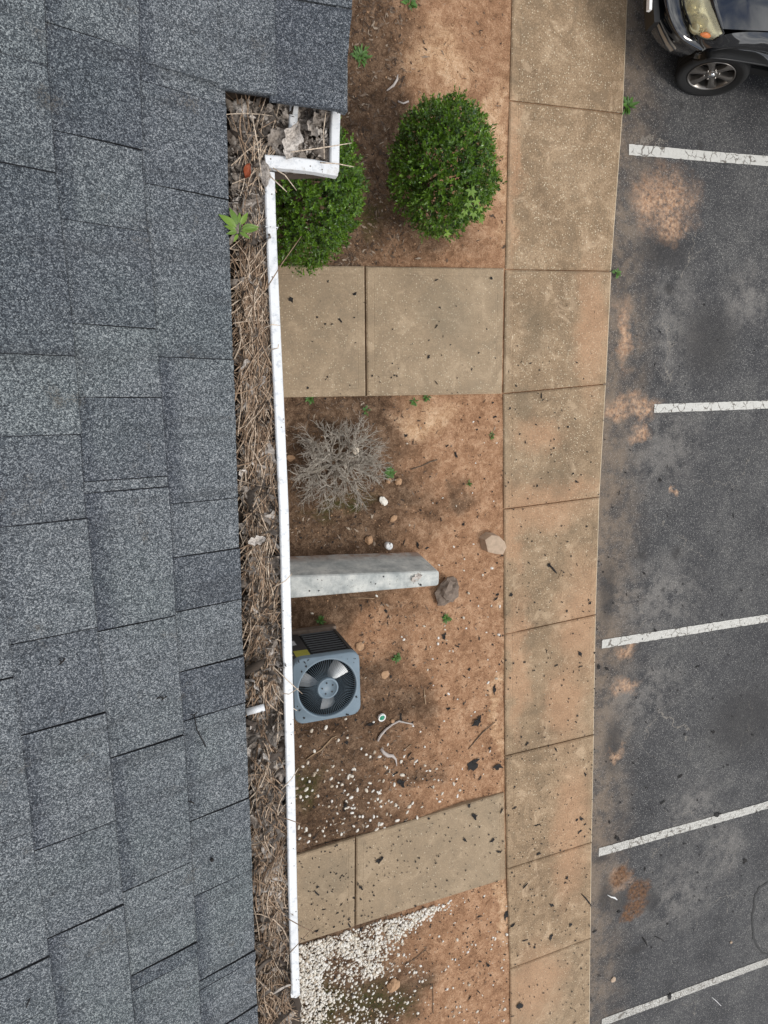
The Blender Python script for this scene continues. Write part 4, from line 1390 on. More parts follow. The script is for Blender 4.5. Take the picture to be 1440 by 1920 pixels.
spots = [(584, 1369), (611, 1364), (634, 1388), (563, 1399), (589, 1408), (651, 1383), (577, 1430), (567, 1437), (595, 1444), (613, 1445), (624, 1437), (621, 1460), (567, 1460), (580, 1465),
         (659, 1455), (665, 1442), (702, 1410), (694, 1419), (727, 1396), (725, 1440), (722, 1437), (754, 1453), (752, 1428), (757, 1419), (788, 1372), (774, 1361), (622, 1474), (687, 1482), (699, 1483),
         (574, 1480), (556, 1478), (575, 1493), (585, 1482), (563, 1494), (567, 1500), (596, 1492), (622, 1502), (703, 1502), (708, 1498), (714, 1512), (733, 1504), (632, 1525), (652, 1514), (659, 1515),
         (660, 1524), (665, 1531), (674, 1531), (680, 1531), (694, 1538), (707, 1531), (710, 1545), (715, 1545), (688, 1549), (670, 1557), (706, 1555), (721, 1552), (640, 1564), (605, 1558), (608, 1552),
         (560, 1551), (574, 1555), (580, 1566), (593, 1578), (562, 1572), (578, 1578), (596, 1592), (584, 1593), (745, 1538), (767, 1512), (791, 1513), (782, 1533), (700, 1354), (796, 1400), (648, 1348)]
for q in spots:
    pebble(q[0], q[1], rand.uniform(0.014, 0.024), LAB1, GR1)
for _ in range(125):
    px = rand.triangular(556, 944, 640)
    ymax = 1600 - (px-555)*0.302
    py = rand.triangular(1395, ymax - 4, ymax-25)
    pebble(px, py, rand.choice((0.006, 0.009, 0.012, 0.016, 0.02)), LAB1, GR1)
LAB2 = 'loose white pebble on the clay between the wall stub and the sidewalk'
GR2 = 'white pebbles scattered on the clay beside the sidewalk'
for q in ((922, 1065), (757, 1199), (753, 1194), (905, 1078), (795, 1174), (878, 1112), (869, 1158), (937, 1137), (821, 1207), (858, 1311), (915, 1280), (874, 1178), (706, 1117), (585, 1150), (822, 1196), (840, 1300), (935, 1190), (930, 1272), (890, 1335), (832, 1352)):
    pebble(q[0], q[1], rand.uniform(0.012, 0.02), LAB2, GR2)
for _ in range(50):
    pebble(rand.triangular(700, 942, 930), rand.uniform(760, 1460), rand.uniform(0.006, 0.013), LAB2, GR2)
# the heap of white pebbles at the foot of the picture: too many to count
import bmesh
pv = [np.array([v.co[:] for v in me.vertices]) for me in pm]
pf = [[tuple(p.vertices) for p in me.polygons] for me in pm]
V, F, TG = [], [], []
no = 0
edge_lo = lambda px: 1772 - (px-555)*0.300
cnt = 0
while cnt < 5200:
    px, py = rand.uniform(540, 950), rand.uniform(1640, 2010)
    top_ = edge_lo(px) + 3
    if py < top_:
        continue
    # dense next to the walk and towards the gutter, thinning to the right and below
    d = py - top_
    dens = 0.0
    if px < 850:
        wdt = max(14, 150 - (px-560)*0.52)
        dens = max(0, min(1, 1.35 - d/wdt))
    if px < 720:
        dens = max(dens, 0.93 if py < 1880 else 0.72) * (1 if px < 690 else max(0, 1-(px-690)/40) + 0.15)
    if 720 <= px < 800 and py > 1790:
        dens = max(dens, 0.10)
    if px > 590 and py > 1835 and mnoise.noise(Vector((px*0.018, py*0.018, 3))) > -0.05 + (700-px)*0.0012:
        dens *= 0.16
    dens = max(dens, 0.022)
    P_ = G(px, py, -0.03)
    nz = mnoise.noise(Vector((P_.x*3.0, P_.y*3.0, 8)))
    dens *= 1.0 if nz > -0.12 else 0.28
    if rand.random() > dens:
        continue
    k = rand.randrange(7)
    r_ = rand.choice((0.005, 0.008, 0.010, 0.013, 0.018))*rand.uniform(0.8, 1.2)
    TG += [rand.random()]*len(pv[k])
    z = soilz(P_.x, P_.y) + r_*0.15 + (rand.uniform(0, 0.02) if dens > 0.7 else 0)
    a = rand.uniform(0, 6.28)
    rot = np.array([[math.cos(a), -math.sin(a), 0], [math.sin(a), math.cos(a), 0], [0, 0, 1]])
    q = (pv[k]*np.array([r_*rand.uniform(1, 1.5), r_*rand.uniform(.75, 1), r_])) @ rot.T + np.array([P_.x, P_.y, z])
    V += [tuple(x) for x in q]
    F += [tuple(no+i for i in fc) for fc in pf[k]]
    no += len(q)
    cnt += 1
m = MB()
m.add(V, F, 0, 0.5, True)
m.t = TG
o = stuff(m.build('white_gravel', M['pebble']))
tag(o, 'heap of white gravel in the corner below the lower walkway', 'gravel')

# gravel crumbs and small clods over the beds
V, F, no = [], [], 0
for _ in range(1500):
    x, y = rand.uniform(0.9, 3.5), rand.uniform(-9, 4.2)
    k = rand.randrange(7)
    r_ = rand.uniform(0.004, 0.011)
    q = pv[k]*r_ + np.array([x, y, soilz(x, y) + r_*0.2])
    V += [tuple(p) for p in q]
    F += [tuple(no+i for i in fc) for fc in pf[k]]
    no += len(q)
m = MB()
m.add(V, F, 0, 0.5, True)
o = stuff(m.build('soil_crumbs', M['tan']))
tag(o, 'crumbs of clay and small stones strewn over the planting beds', 'soil crumbs')

# ------------------------------------------------------------------ pipe cap, lid, scraps
pc = thing('pipe_cap', 'round white plastic pipe cap standing in the soil by the wall stub', 'pipe cap', G(726, 1022, -0.03))
m = MB()
m.lathe((0, 0, 0), [(0.034, 0), (0.034, 0.055)], 24)
m.build('pipe', M['pvc'], pc)
m = MB()
m.lathe((0, 0, 0.055), [(0.0385, -0.03), (0.0385, 0.012), (0.036, 0.017), (0.014, 0.018), (0.013, 0.016), (0.0001, 0.016)], 28)
m.build('cap', M['pvc'], pc)
m = MB()
m.box((0.004, 0.030, 0.0745), (0.006, 0.010, 0.0014))
m.build('leaf_scrap', M['flake'], pc)
ld = thing('round_lid', 'round teal plastic lid with white rim on the soil right of the air conditioner', 'lid', G(715, 1344, -0.025))
m = MB()
m.lathe((0, 0, 0), [(0.044, 0), (0.045, 0.020), (0.043, 0.024), (0.032, 0.024), (0.030, 0.018)], 28)
m.build('rim', M['pvc'], ld)
m = MB()
m.lathe((0, 0, 0), [(0.030, 0.018), (0.027, 0.020), (0.012, 0.0205), (0.010, 0.023), (0.0001, 0.023)], 24)
m.build('disc', M['green'], ld)
ld.rotation_euler = (0.18, 0.1, 0)

def strand(name, pts, r, lab, cat, mat, z0=None, zoff=0.008, n_=6):
    A = G(*pts[0], 0)
    q = []
    for p in pts:
        w = G(*p, -0.03)
        z = (soilz(w.x, w.y) if z0 is None else z0) + zoff
        q.append(G(*p, z))
    m = MB()
    rr = r if hasattr(r, '__len__') else [r*rand.uniform(.75, 1.15) for _ in q]
    m.tube([p-q[0] for p in q], rr, n_)
    return tag(m.build(name, mat, None, q[0]), lab, cat)
strand('tape_strip', [(708, 1389), (714, 1378), (724, 1367), (736, 1358), (748, 1352), (760, 1355), (775, 1358)], [.014, .017, .013, .012, .012, .008, .005], 'curved pale grey tape strip below the teal lid', 'tape', M['fluff'], zoff=0.016)
strand('tape_strip', [(714, 1404), (720, 1412), (728, 1417), (736, 1417), (742, 1424), (744, 1436)], [.016, .020, .022, .018, .013, .004], 'ragged crumpled grey tape scrap below the curved strip', 'tape', M['fluff'], zoff=0.016)
strand('paper_curl', [(1139, 1678), (1146, 1682), (1152, 1683), (1157, 1687)], [.004, .009, .013, .006], 'curled white paper scrap by the rusty stain on the asphalt', 'paper', M['pvc'], -0.12, 0.014)
strand('stick', [(573, 1425), (588, 1414), (602, 1406), (613, 1394), (622, 1384), (631, 1380)], [.007, .008, .009, .009, .007, .004], 'long tan stick below the air conditioner', 'stick', M['stick'])
strand('stick', [(878, 1405), (893, 1387), (905, 1373), (928, 1354)], [.004, .006, .007, .003], 'long dark brown stick near the sidewalk left of the seam', 'stick', M['bark'])
strand('stick', [(756, 1408), (763, 1402), (771, 1396)], .005, 'short tan stick right of the crumpled tape scrap', 'stick', M['stick'])
strand('stick', [(795, 1292), (796, 1305), (798, 1320)], .006, 'short upright tan stick on the clay right of the fan cover', 'stick', M['stick'])
strand('stick', [(658, 1121), (680, 1121), (702, 1122)], .004, 'thin stick just below the concrete wall stub', 'stick', M['stick'])
strand('stick', [(770, 880), (790, 874), (806, 866), (820, 862)], .005, 'thin dark stick right of the dead bush', 'stick', M['bark'])
strand('stick', [(725, 170), (738, 160), (744, 150), (746, 140)], [.006, .012, .011, .004], 'pale split stick in the dark soil above the bushes', 'stick', M['fluff'])
strand('stick', [(746, 190), (756, 194), (766, 190)], .008, 'pale curled bark strip above the round bush', 'bark', M['fluff'])
strand('stick', [(757, 1810), (780, 1796), (800, 1778)], .004, 'thin dark stick on the clay right of the white gravel', 'stick', M['bark'])
strand('stick', [(811, 1845), (812, 1870), (812, 1900)], .004, 'thin upright stick on the clay at the foot of the picture', 'stick', M['bark'])
strand('seed_pod', [(1027, 1056), (1033, 1062), (1039, 1069), (1044, 1075)], [.004, .010, .012, .005], 'long dark seed pod lying on the sidewalk slab above a joint', 'seed pod', M['flake'], 0.0, 0.008)
strand('stick', [(1046, 1086), (1050, 1078), (1054, 1070)], .003, 'faint thin stick on the sidewalk right of the dark seed pod', 'stick', M['stick'], 0.0, 0.004)
strand('seed_pod', [(1090, 1676), (1098, 1684), (1105, 1693), (1109, 1698)], [.004, .010, .009, .004], 'dark curved pod at the kerb edge of the sidewalk', 'seed pod', M['flake'], 0.0, 0.008)
strand('stick', [(1335, 1870), (1342, 1876), (1352, 1886)], .004, 'thin white stick on the asphalt under the lowest bay line', 'stick', M['pvc'], -0.12, 0.006)
strand('stick', [(1228, 1756), (1238, 1760), (1246, 1766)], .004, 'fine dark twig on the asphalt right of the dark pod', 'stick', M['flake'], -0.12, 0.006)
strand('seed_pod', [(1204, 1757), (1210, 1765), (1215, 1775)], [.005, .012, .004], 'dark pod on the asphalt below the rusty stain', 'seed pod', M['flake'], -0.12, 0.010)

# ------------------------------------------------------------------ wall stub
ws = thing('wall_stub', 'low pale grey concrete wall stub running out from the building', 'wall', (1.2, -1.58, -0.06))
zt = 0.46
tp = [G(545, 1080, zt), G(824, 1070, zt), G(823, 1098, zt), G(545, 1122, zt)]
dx = tp[1]-tp[0]
L0 = tp[0] + dx*((-0.30-tp[0].x)/dx.x)
dx2 = tp[2]-tp[3]
L1 = tp[3] + dx2*((-0.30-tp[3].x)/dx2.x)
bt = [Vector((-0.30, L0.y+0.075, -0.10)), G(787, 1033, -0.03) + Vector((0, 0, -.07)), Vector((tp[2].x+0.0, tp[2].y-0.02, -0.10)), Vector((-0.30, L1.y-0.02, -0.10))]
bev = 0.012
# outline with rounded free corners
def outline(pts, rad, z):
    a, b_, c, d = pts
    out = [Vector((a.x, a.y, z))]
    for (p, q, r_) in ((a, b_, c), (b_, c, d)):
        u = (p-q).normalized(); v = (r_-q).normalized()
        for k in range(6):
            t_ = k/5
            s0 = q + u*rad*(1-t_); s1 = q + v*rad*t_
            w = s0*(1-t_) + s1*t_
            out.append(Vector((w.x, w.y, z)))
    out.append(Vector((d.x, d.y, z)))
    return out
tops = [L0, tp[1], tp[2], L1]
o1 = outline(tops, 0.035, zt-bev)
cc = sum(tops, Vector())/4
o0 = []
for p in o1:
    o0.append(Vector((p.x - (0.012 if p.x > 2.0 else 0), p.y + (-bev if p.y > cc.y - 0.1*(p.x-cc.x)*0.7 else bev), zt)))
o2 = outline(bt, 0.05, -0.10)
m = MB()
nO = len(o1)
mids = []
for k in range(1, 4):
    t_ = k/4
    mids.append([a*(1-t_)+b_*t_ for a, b_ in zip(o1, o2)])
ringsW = [o0, o1] + mids + [o2]
for a, b_ in zip(ringsW, ringsW[1:]):
    nn = len(m.v)
    m.add(a + b_, [(i, (i+1) % nO, nO+(i+1) % nO, nO+i) for i in range(nO)])
m.add(o0, [tuple(range(nO))[::-1]])
wm_ = m.mesh('concrete_body', M['wallc'])
import bmesh as _b
bm_ = _b.new(); bm_.from_mesh(wm_); _b.ops.remove_doubles(bm_, verts=bm_.verts, dist=1e-5); _b.ops.recalc_face_normals(bm_, faces=bm_.faces); bm_.to_mesh(wm_); bm_.free()
child(link('concrete_body', wm_), ws)
one_leaf('dead_leaf', 'tan dry leaf lying on top of the concrete wall stub', 'leaf', 781, 1083, 0.468, 0.12, 0.085, 0.4, 0.1, 0.0, 0.95, M['dead'])

# ------------------------------------------------------------------ air conditioner
ZT = 0.78
c4 = [G(547, 1236, ZT), G(672, 1222, ZT), G(680, 1336, ZT), G(553, 1363, ZT)]
ctr = sum(c4, Vector())/4
ux = ((c4[1]-c4[0]) + (c4[2]-c4[3]))/2
uy = ((c4[0]-c4[3]) + (c4[1]-c4[2]))/2
hw, hh = ux.length/2, uy.length/2
ang = math.atan2(ux.y, ux.x)
ac = thing('air_conditioner', 'blue grey outdoor air conditioner with round fan guard beside the gutter', 'air conditioner', (ctr.x, ctr.y, 0.0))
ac.rotation_euler = (0, 0, ang)
def rsq(hx, hy, r, n_=8):
    P_ = []
    for q, (sx, sy) in enumerate(((1, 1), (-1, 1), (-1, -1), (1, -1))):
        for k in range(n_+1):
            a = math.pi/2*q + math.pi/2*k/n_
            P_.append((sx*(hx-r) + r*math.cos(a), sy*(hy-r) + r*math.sin(a)))
    return P_
m = MB()
m.box((-0.01, 0.0, -0.01), (hw-0.005, hh-0.005, 0.04))
m.build('pad', M['stone'], ac)
hx, hy = hw-0.03, hh-0.03
# inner dark drum
m = MB()
for sx, sy, lx, ly in ((1, 0, 0.006, hy-0.02), (-1, 0, 0.006, hy-0.02), (0, 1, hx-0.027, 0.006), (0, -1, hx-0.027, 0.006)):
    m.box((sx*(hx-0.026), sy*(hy-0.026), 0.38), (lx, ly, 0.33))
m.build('coil', M['acin'], ac)
# corner posts
for sx, sy in ((1, 1), (-1, -1), (1, -1)):
    m = MB()
    m.box((sx*(hx-0.012), sy*(hy-0.012), 0.39), (0.014, 0.014, 0.345))
    m.build('corner_post', M['acdark'], ac)
# louvre slats, side by side on four sides
sm = MB().box((0, 0, 0), (0.5, 0.0055, 0.0035), Matrix.Rotation(R(-12), 3, 'X')).mesh('louvre_slat', M['slat'])
for k in range(11):
    z = 0.075 + k*0.060
    for side in range(4):
        half = (hx if side % 2 == 0 else hy) - 0.026
        offp = (hy if side % 2 == 0 else hx) - 0.006
        a = side*math.pi/2
        cxs = 0.0
        if side == 0:
            half -= 0.085
            cxs = -0.085
        loc = Matrix.Rotation(a, 3, 'Z') @ Vector((-cxs if side == 0 else 0, offp, z))
        link('louvre_slat', sm, ac, loc, (0, 0, a), (half*2, 1, 1))
# service panel at the building side of the upper face
m = MB()
m.box((-hx+0.082, hy-0.004, 0.40), (0.088, 0.008, 0.335))
sp = m.build('service_panel', M['acdark'], ac)
m = MB()
m.box((-hx+0.098, hy+0.0055, 0.585), (0.066, 0.0012, 0.075))
m.build('yellow_label', M['label_y'], sp)
m = MB()
m.box((-hx+0.064, hy+0.0055, 0.30), (0.034, 0.0012, 0.060))
m.build('white_label', M['label_w'], sp)
# top cover with the round opening
Rf = 0.264
cx_, cy_ = 0.0, 0.0
N = 72
def sq_at(hx_, hy_, r_, N):
    P_ = rsq(hx_, hy_, r_, 8)
    out = []
    for k in range(N):
        a = 2*math.pi*k/N
        d = Vector((math.cos(a), math.sin(a)))
        best = None
        for i in range(len(P_)):
            p, q = Vector(P_[i]), Vector(P_[(i+1) % len(P_)])
            e_ = q-p
            den = d.x*e_.y - d.y*e_.x
            if abs(den) < 1e-12:
                continue
            t_ = (p.x*e_.y - p.y*e_.x)/den
            s_ = (p.x*d.y - p.y*d.x)/den
            if t_ > 0 and -1e-6 <= s_ <= 1+1e-6:
                best = t_ if best is None else min(best, t_)
        out.append(d*best)
    return out
m = MB()
prof = []
s0 = sq_at(hw, hh, 0.085, N)
prof.append([(p.x, p.y, ZT-0.070) for p in s0])
prof.append([(p.x, p.y, ZT-0.020) for p in s0])
prof.append([(p.x*0.985, p.y*0.985, ZT-0.004) for p in s0])
prof.append([(p.x*0.965, p.y*0.965, ZT) for p in s0])
for (r_, z) in ((Rf+0.022, ZT+0.002), (Rf+0.012, ZT+0.010), (Rf+0.002, ZT+0.006), (Rf-0.002, ZT-0.008), (Rf-0.002, ZT-0.030)):
    prof.append([(r_*math.cos(2*math.pi*k/N), r_*math.sin(2*math.pi*k/N), z) for k in range(N)])
prof = [pr_ + [pr_[0]] for pr_ in prof]
m.grid(prof, smooth=True)
m.build('top_cover', M['acblue'], ac)
# dark shroud and floor inside
m = MB()
m.lathe((0, 0, 0), [(Rf-0.003, ZT-0.028), (Rf-0.010, ZT-0.30), (0.0001, ZT-0.30)], 40)
m.build('fan_shroud', M['acin'], ac)
# guard wires
m = MB()
for k in range(84):
    a = 2*math.pi*k/84
    m.tube([(0.088*math.cos(a), 0.088*math.sin(a), ZT+0.012), (0.19*math.cos(a), 0.19*math.sin(a), ZT+0.008), ((Rf-0.001)*math.cos(a), (Rf-0.001)*math.sin(a), ZT-0.004)], 0.0013, 4)
m.build('fan_guard', M['acblue'], ac)
hub = MB()
hub.lathe((0, 0, 0), [(0.098, ZT-0.006), (0.098, ZT+0.012), (0.093, ZT+0.018), (0.080, ZT+0.018), (0.078, ZT+0.014), (0.0001, ZT+0.015)], 40)
hb_ = hub.build('motor_cap', M['acblue'], ac)
for k in range(5):
    a = 0.5 + 2*math.pi*k/5
    s_ = MB()
    s_.lathe((0.052*math.cos(a), 0.052*math.sin(a), ZT+0.0145), [(0.0075, 0), (0.0075, 0.004), (0.0001, 0.005)], 10)
    s_.build('screw', M['acdark'], hb_)
fan = MB()
fan.lathe((0, 0, 0), [(0.07, ZT-0.20), (0.07, ZT-0.04)], 24)
fh = fan.build('fan_motor', M['acin'], ac)
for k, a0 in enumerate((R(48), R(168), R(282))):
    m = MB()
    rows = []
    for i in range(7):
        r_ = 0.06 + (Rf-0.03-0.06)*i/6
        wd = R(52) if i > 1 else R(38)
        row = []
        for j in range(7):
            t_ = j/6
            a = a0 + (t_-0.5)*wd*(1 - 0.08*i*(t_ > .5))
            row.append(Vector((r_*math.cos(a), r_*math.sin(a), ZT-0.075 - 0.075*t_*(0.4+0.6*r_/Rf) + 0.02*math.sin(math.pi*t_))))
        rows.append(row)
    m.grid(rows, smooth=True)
    o_ = m.build('fan_blade', M['alu' if k == 0 else 'alushaded'], ac)  # first blade bright, the other two painted as if shaded

# ------------------------------------------------------------------ leaf scraps strewn everywhere
def flake_mesh(seed):
    rr = random.Random(seed)
    n_ = rr.choice((9, 11, 12, 13))
    el = rr.choice((0.22, 0.32, 0.5, 0.7, 0.9))
    V = []
    for k in range(n_):
        a = 2*math.pi*k/n_ + rr.uniform(-0.12, 0.12)
        r_ = rr.uniform(0.30, 1.25)
        x = math.cos(a)*r_
        V.append(Vector((x, math.sin(a)*r_*el + 0.30*el*x*x, rr.uniform(0.02, 0.30))))
    c = Vector((0, 0, 0.12))
    m = MB()
    W = [v*0.8 - Vector((0, 0, 0.05)) for v in V]
    m.add([c] + V, [(0, i+1, (i+1) % n_+1) for i in range(n_)], 0, 0.5, False)
    m.add(V + W, [(i, n_+i, n_+(i+1) % n_, (i+1) % n_) for i in range(n_)])
    return m.mesh('leaf_scrap', M['flake'])
fm = [flake_mesh(100+i) for i in range(16)]
GRP = 'dark leaf scraps blown off the roof'
def where(px, py):
    """what a scrap at this measured place lies on"""
    p0 = G(px, py, 0)
    if p0.x > interp(WR, p0.y):
        return 'asphalt', G(px, py, -0.112)
    if p0.x > interp(WL, p0.y):
        return 'walk', G(px, py, 0.004)
    T = lambda a, b_, x: a.y + (b_.y-a.y)*(x-a.x)/(b_.x-a.x)
    if T(G(535, 745), G(945, 738), p0.x) < p0.y < T(G(525, 497), G(948, 503), p0.x) or T(G(560, 1770), G(950, 1648), p0.x) < p0.y < T(G(555, 1605), G(945, 1487), p0.x):
        return 'path', G(px, py, 0.006)
    pt = G(px, py, ZT)
    q = Matrix.Rotation(-ang, 3, 'Z') @ (pt - ctr)
    if abs(q.x) < hw*0.95 and abs(q.y) < hh*0.95:
        if Vector((q.x, q.y)).length < Rf+0.03:
            return None, None
        return 'ac', G(px, py, ZT+0.003)
    if 1140 < py < 1235 and px < 672:
        return None, None
    if 1028 < py < 1125 and px < 828:
        if py > 1086 - (px-545)*0.035 and py < 1116-(px-545)*0.07:
            return 'stub', G(px, py, zt+0.003)
        return None, None
    p1 = G(px, py, -0.03)
    return 'soil', G(px, py, soilz(p1.x, p1.y)+0.004)
def place_words(w, p):
    """where a scrap lies, in words one can find in the picture"""
    if w == 'asphalt':
        bay = ('beside the black car' if p.y > 2.8 else 'by the round clay stain' if p.y > 0 else 'above the middle bay line' if p.y > -2.79 else
               'below the middle bay line' if p.y > -5.58 else 'by the rusty stain' if p.y > -8.15 else 'below the lowest bay line')
        return 'on the asphalt ' + bay + (' near the kerb' if p.x < 5.9 else ' off the kerb')
    if w == 'walk':
        names = ['up beside the black car', 'beside the round bush', 'level with the upper walkway', 'just below the upper walkway', 'with the flat stone on its edge', 'level with the fan unit',
                 'below the fan unit', 'at the end of the lower walkway', 'left of the rusty stain', 'at the foot of the picture']
        e_ = [j for j in ja[3:11]]
        i = sum(1 for y in e_ if p.y < y)
        return 'on the sidewalk slab ' + names[min(i, len(names)-1)]
    if w == 'path':
        return 'on the ' + ('upper' if p.y > -2 else 'lower') + ' walkway ' + ('by the gutter' if p.x < 1.75 else 'in its middle' if p.x < 2.7 else 'near the sidewalk')
    if w == 'ac':
        return 'on the blue grey air conditioner top'
    if w == 'stub':
        return 'on the concrete wall stub'
    v = ('around the bushes' if p.y > 1.4 else 'above the wall stub' if p.y > -1.5 else 'by the air conditioner' if p.y > -2.8 else
         'above the lower walkway' if p.y > -5 else 'below the lower walkway')
    return 'on the soil ' + v + (' toward the gutter' if p.x < 2.2 else ' toward the sidewalk')
def scrap(px, py, size, lab=None):
    w, p = where(px, py)
    if w is None:
        return
    o_ = link('leaf_scrap', rand.choice(fm), None, p, (0, 0, rand.uniform(0, 6.28)), (size*rand.uniform(0.8, 1.5), size*rand.uniform(0.6, 1), size))
    sz = 'large' if size > 0.06 else 'mid sized' if size > 0.03 else 'small'
    ww = place_words(w, p)
    tag(o_, sz + ' dark leaf scrap ' + ww, 'leaf scrap', sz + ' dark leaf scraps ' + ww)
BIG = [(984, 1660, 19), (895, 1351, 22), (886, 1433, 22), (933, 1436, 15), (753, 1467, 17), (646, 1511, 18), (741, 1450, 16), (752, 1345, 14), (694, 1358, 12), (1025, 1221, 11), (1158, 1572, 17), (1346, 1526, 17),
       (991, 1055, 12), (1082, 1059, 7), (1042, 1405, 11), (1040, 1708, 11), (1063, 1646, 10), (1015, 1582, 10), (948, 1715, 13), (960, 1735, 14), (1034, 1697, 9), (1033, 1757, 9), (985, 1763, 9), (899, 1718, 8), (897, 1859, 15),
       (880, 1870, 12), (915, 1810, 11), (974, 1885, 17), (960, 1905, 12), (1077, 1917, 12), (1256, 1868, 12), (1243, 1504, 11), (1143, 1542, 11), (1396, 1614, 12), (1090, 1535, 10), (1097, 1545, 9), (1007, 1547, 12), (935, 1597, 14),
       (940, 1520, 11), (890, 1530, 12), (872, 1575, 9), (923, 1575, 8), (1308, 1249, 14), (1317, 1206, 9), (1337, 1372, 12), (1229, 1182, 8), (1251, 1732, 8), (1138, 1253, 10), (1122, 1249, 9), (1088, 1225, 12), (1088, 1250, 9), (1042, 1248, 10),
       (926, 1293, 12), (840, 1329, 11), (767, 1415, 13), (832, 1192, 12), (858, 1212, 9), (807, 1180, 7), (1015, 742, 12), (1018, 750, 8), (927, 782, 8), (855, 854, 10), (818, 612, 9), (666, 550, 8), (545, 562, 9), (637, 600, 9), (921, 522, 8), (818, 525, 7),
       (803, 669, 7), (995, 681, 8), (1005, 796, 6), (985, 829, 6), (1251, 874, 9), (1238, 900, 8), (1160, 925, 9), (783, 1022, 13), (757, 1017, 11), (800, 1028, 6), (869, 983, 8), (1063, 1146, 7), (1054, 1129, 6), (958, 1115, 7), (937, 1192, 7), (880, 1255, 9),
       (1412, 1378, 7), (1212, 1355, 7), (1262, 1391, 6), (1364, 1434, 7), (1275, 1455, 8), (1186, 1490, 7), (1209, 1629, 8), (1240, 1604, 7), (560, 1240, 7), (564, 1236, 6), (664, 1277, 6), (550, 1300, 5), (668, 1306, 5), (612, 1580, 12), (594, 1675, 9),
       (640, 1695, 9), (592, 1746, 10), (655, 1735, 9), (711, 1613, 11), (677, 1664, 10), (643, 1778, 14), (677, 1742, 9), (748, 1739, 10), (763, 1717, 8), (615, 1780, 9), (1086, 1560, 11), (1010, 1600, 8), (1100, 1640, 8), (1160, 1710, 12)]
for x, y, s_ in BIG:
    scrap(x, y, s_/1.45/195*rand.uniform(0.85, 1.15))
k = 0
while k < 185:
    px = rand.uniform(556, 1438)
    py = rand.triangular(520, 1918, 1800)
    if px > 1120 and rand.random() < 0.5:
        continue
    if px < 556 + 0.0*py:
        continue
    scrap(px, py, rand.choice((0.010, 0.013, 0.016, 0.020, 0.026))*rand.uniform(0.8, 1.2))
    k += 1
# the finer crumbs of the same litter
V, F, no = [], [], 0
fv = [np.array([v.co[:] for v in me.vertices]) for me in fm]
ff = [[tuple(p.vertices) for p in me.polygons] for me in fm]
for _ in range(5200):
    px, py = rand.uniform(556, 1438), rand.triangular(480, 1918, 1900)
    if px > 1120 and rand.random() < 0.55:
        continue
    w, p = where(px, py)
    if w is None:
        continue
    i = rand.randrange(16)
    s_ = rand.choice((0.004, 0.006, 0.008, 0.011, 0.014))*rand.uniform(0.8, 1.15)
    a = rand.uniform(0, 6.28)
    rot = np.array([[math.cos(a), -math.sin(a), 0], [math.sin(a), math.cos(a), 0], [0, 0, 1]])
    q = (fv[i]*s_) @ rot.T + np.array(p)
    V += [tuple(x) for x in q]
    F += [tuple(no+j for j in fc) for fc in ff[i]]
    no += len(q)
m = MB()
m.add(V, F)
o = stuff(m.build('leaf_crumbs', M['flake']))
tag(o, 'fine dark leaf crumbs peppered over the walks soil and asphalt', 'leaf crumbs')

# shredded bark and leaf mulch over the beds, thickest by the building
V, F, TT, no = [], [], [], 0
cnt = 0
while cnt < 5200:
    px, py = rand.uniform(545, 945), rand.uniform(-20, 1920)
    p1 = G(px, py, -0.03)
    w_, p = where(px, py)
    if w_ != 'soil':
        continue
    near = max(0.06, min(1, (2.75 - p1.x)/1.2)) * (1.0 if py < 500 else 0.5)
    if py < 500 and px < 760:
        near = 1
    if rand.random() > near * (0.6 + 0.8*max(-0.5, mnoise.noise(Vector((p1.x*2, p1.y*2, 2))))):
        continue
    i = rand.randrange(16)
    s_ = rand.choice((0.006, 0.009, 0.012, 0.017))*rand.uniform(0.8, 1.2)
    a = rand.uniform(0, 6.28)
    rot = np.array([[math.cos(a), -math.sin(a), 0], [math.sin(a), math.cos(a), 0], [0, 0, 1]])
    q = (fv[i]*np.array([s_*rand.uniform(1, 2.2), s_*0.7, s_*0.8])) @ rot.T + np.array(p)
    V += [tuple(x) for x in q]
    F += [tuple(no+j for j in fc) for fc in ff[i]]
    TT += [min(1, max(0, rand.gauss(0.35, 0.3)))]*len(q)
    no += len(q)
    cnt += 1
m = MB()
m.add(V, F)
m.t = TT
M['mulch'] = mat_dead('bark_mulch', [(0.0, (0.060, 0.038, 0.026)), (0.5, (0.20, 0.135, 0.092)), (1.0, (0.52, 0.42, 0.32))])
o = stuff(m.build('bark_mulch', M['mulch']))
tag(o, 'shredded brown bark and leaf mulch strewn over the beds by the building', 'mulch')

# ------------------------------------------------------------------ the black car at the head of the lot
car = thing('parked_car', 'black sport utility car parked nose toward the sidewalk at the top right corner', 'car', (7.2, 4.60, -0.12))
CY = 4.64
def cchild(o, parent=None):
    o.parent = parent or car
    if parent is None:
        o.matrix_parent_inverse = Matrix.Translation(car.location).inverted()
    return o
def low(z):
    return (z + 0.12)*0.84 - 0.12
def CG(px, py, z=1.0):
    return G(px, py, low(z))
def catmull(P, n_):
    P = [Vector(p) for p in P]
    out = []
    for k in range(n_):
        t_ = k/(n_-1)*(len(P)-1)
        i = min(int(t_), len(P)-2)
        u = t_-i
        p0, p1, p2, p3 = P[max(i-1, 0)], P[i], P[i+1], P[min(i+2, len(P)-1)]
        out.append(0.5*((2*p1) + (p2-p0)*u + (2*p0-5*p1+4*p2-p3)*u*u + (3*p1-p0-3*p2+p3)*u**3))
    return out
def loft(curves, n_=24, m_=10):
    rs = [catmull(c, n_) for c in curves]
    cols = [catmull([r_[j] for r_ in rs], m_) if len(rs) > 2 else [rs[0][j].lerp(rs[1][j], k/(m_-1)) for k in range(m_)] for j in range(n_)]
    return [[cols[j][i] for j in range(n_)] for i in range(m_)]
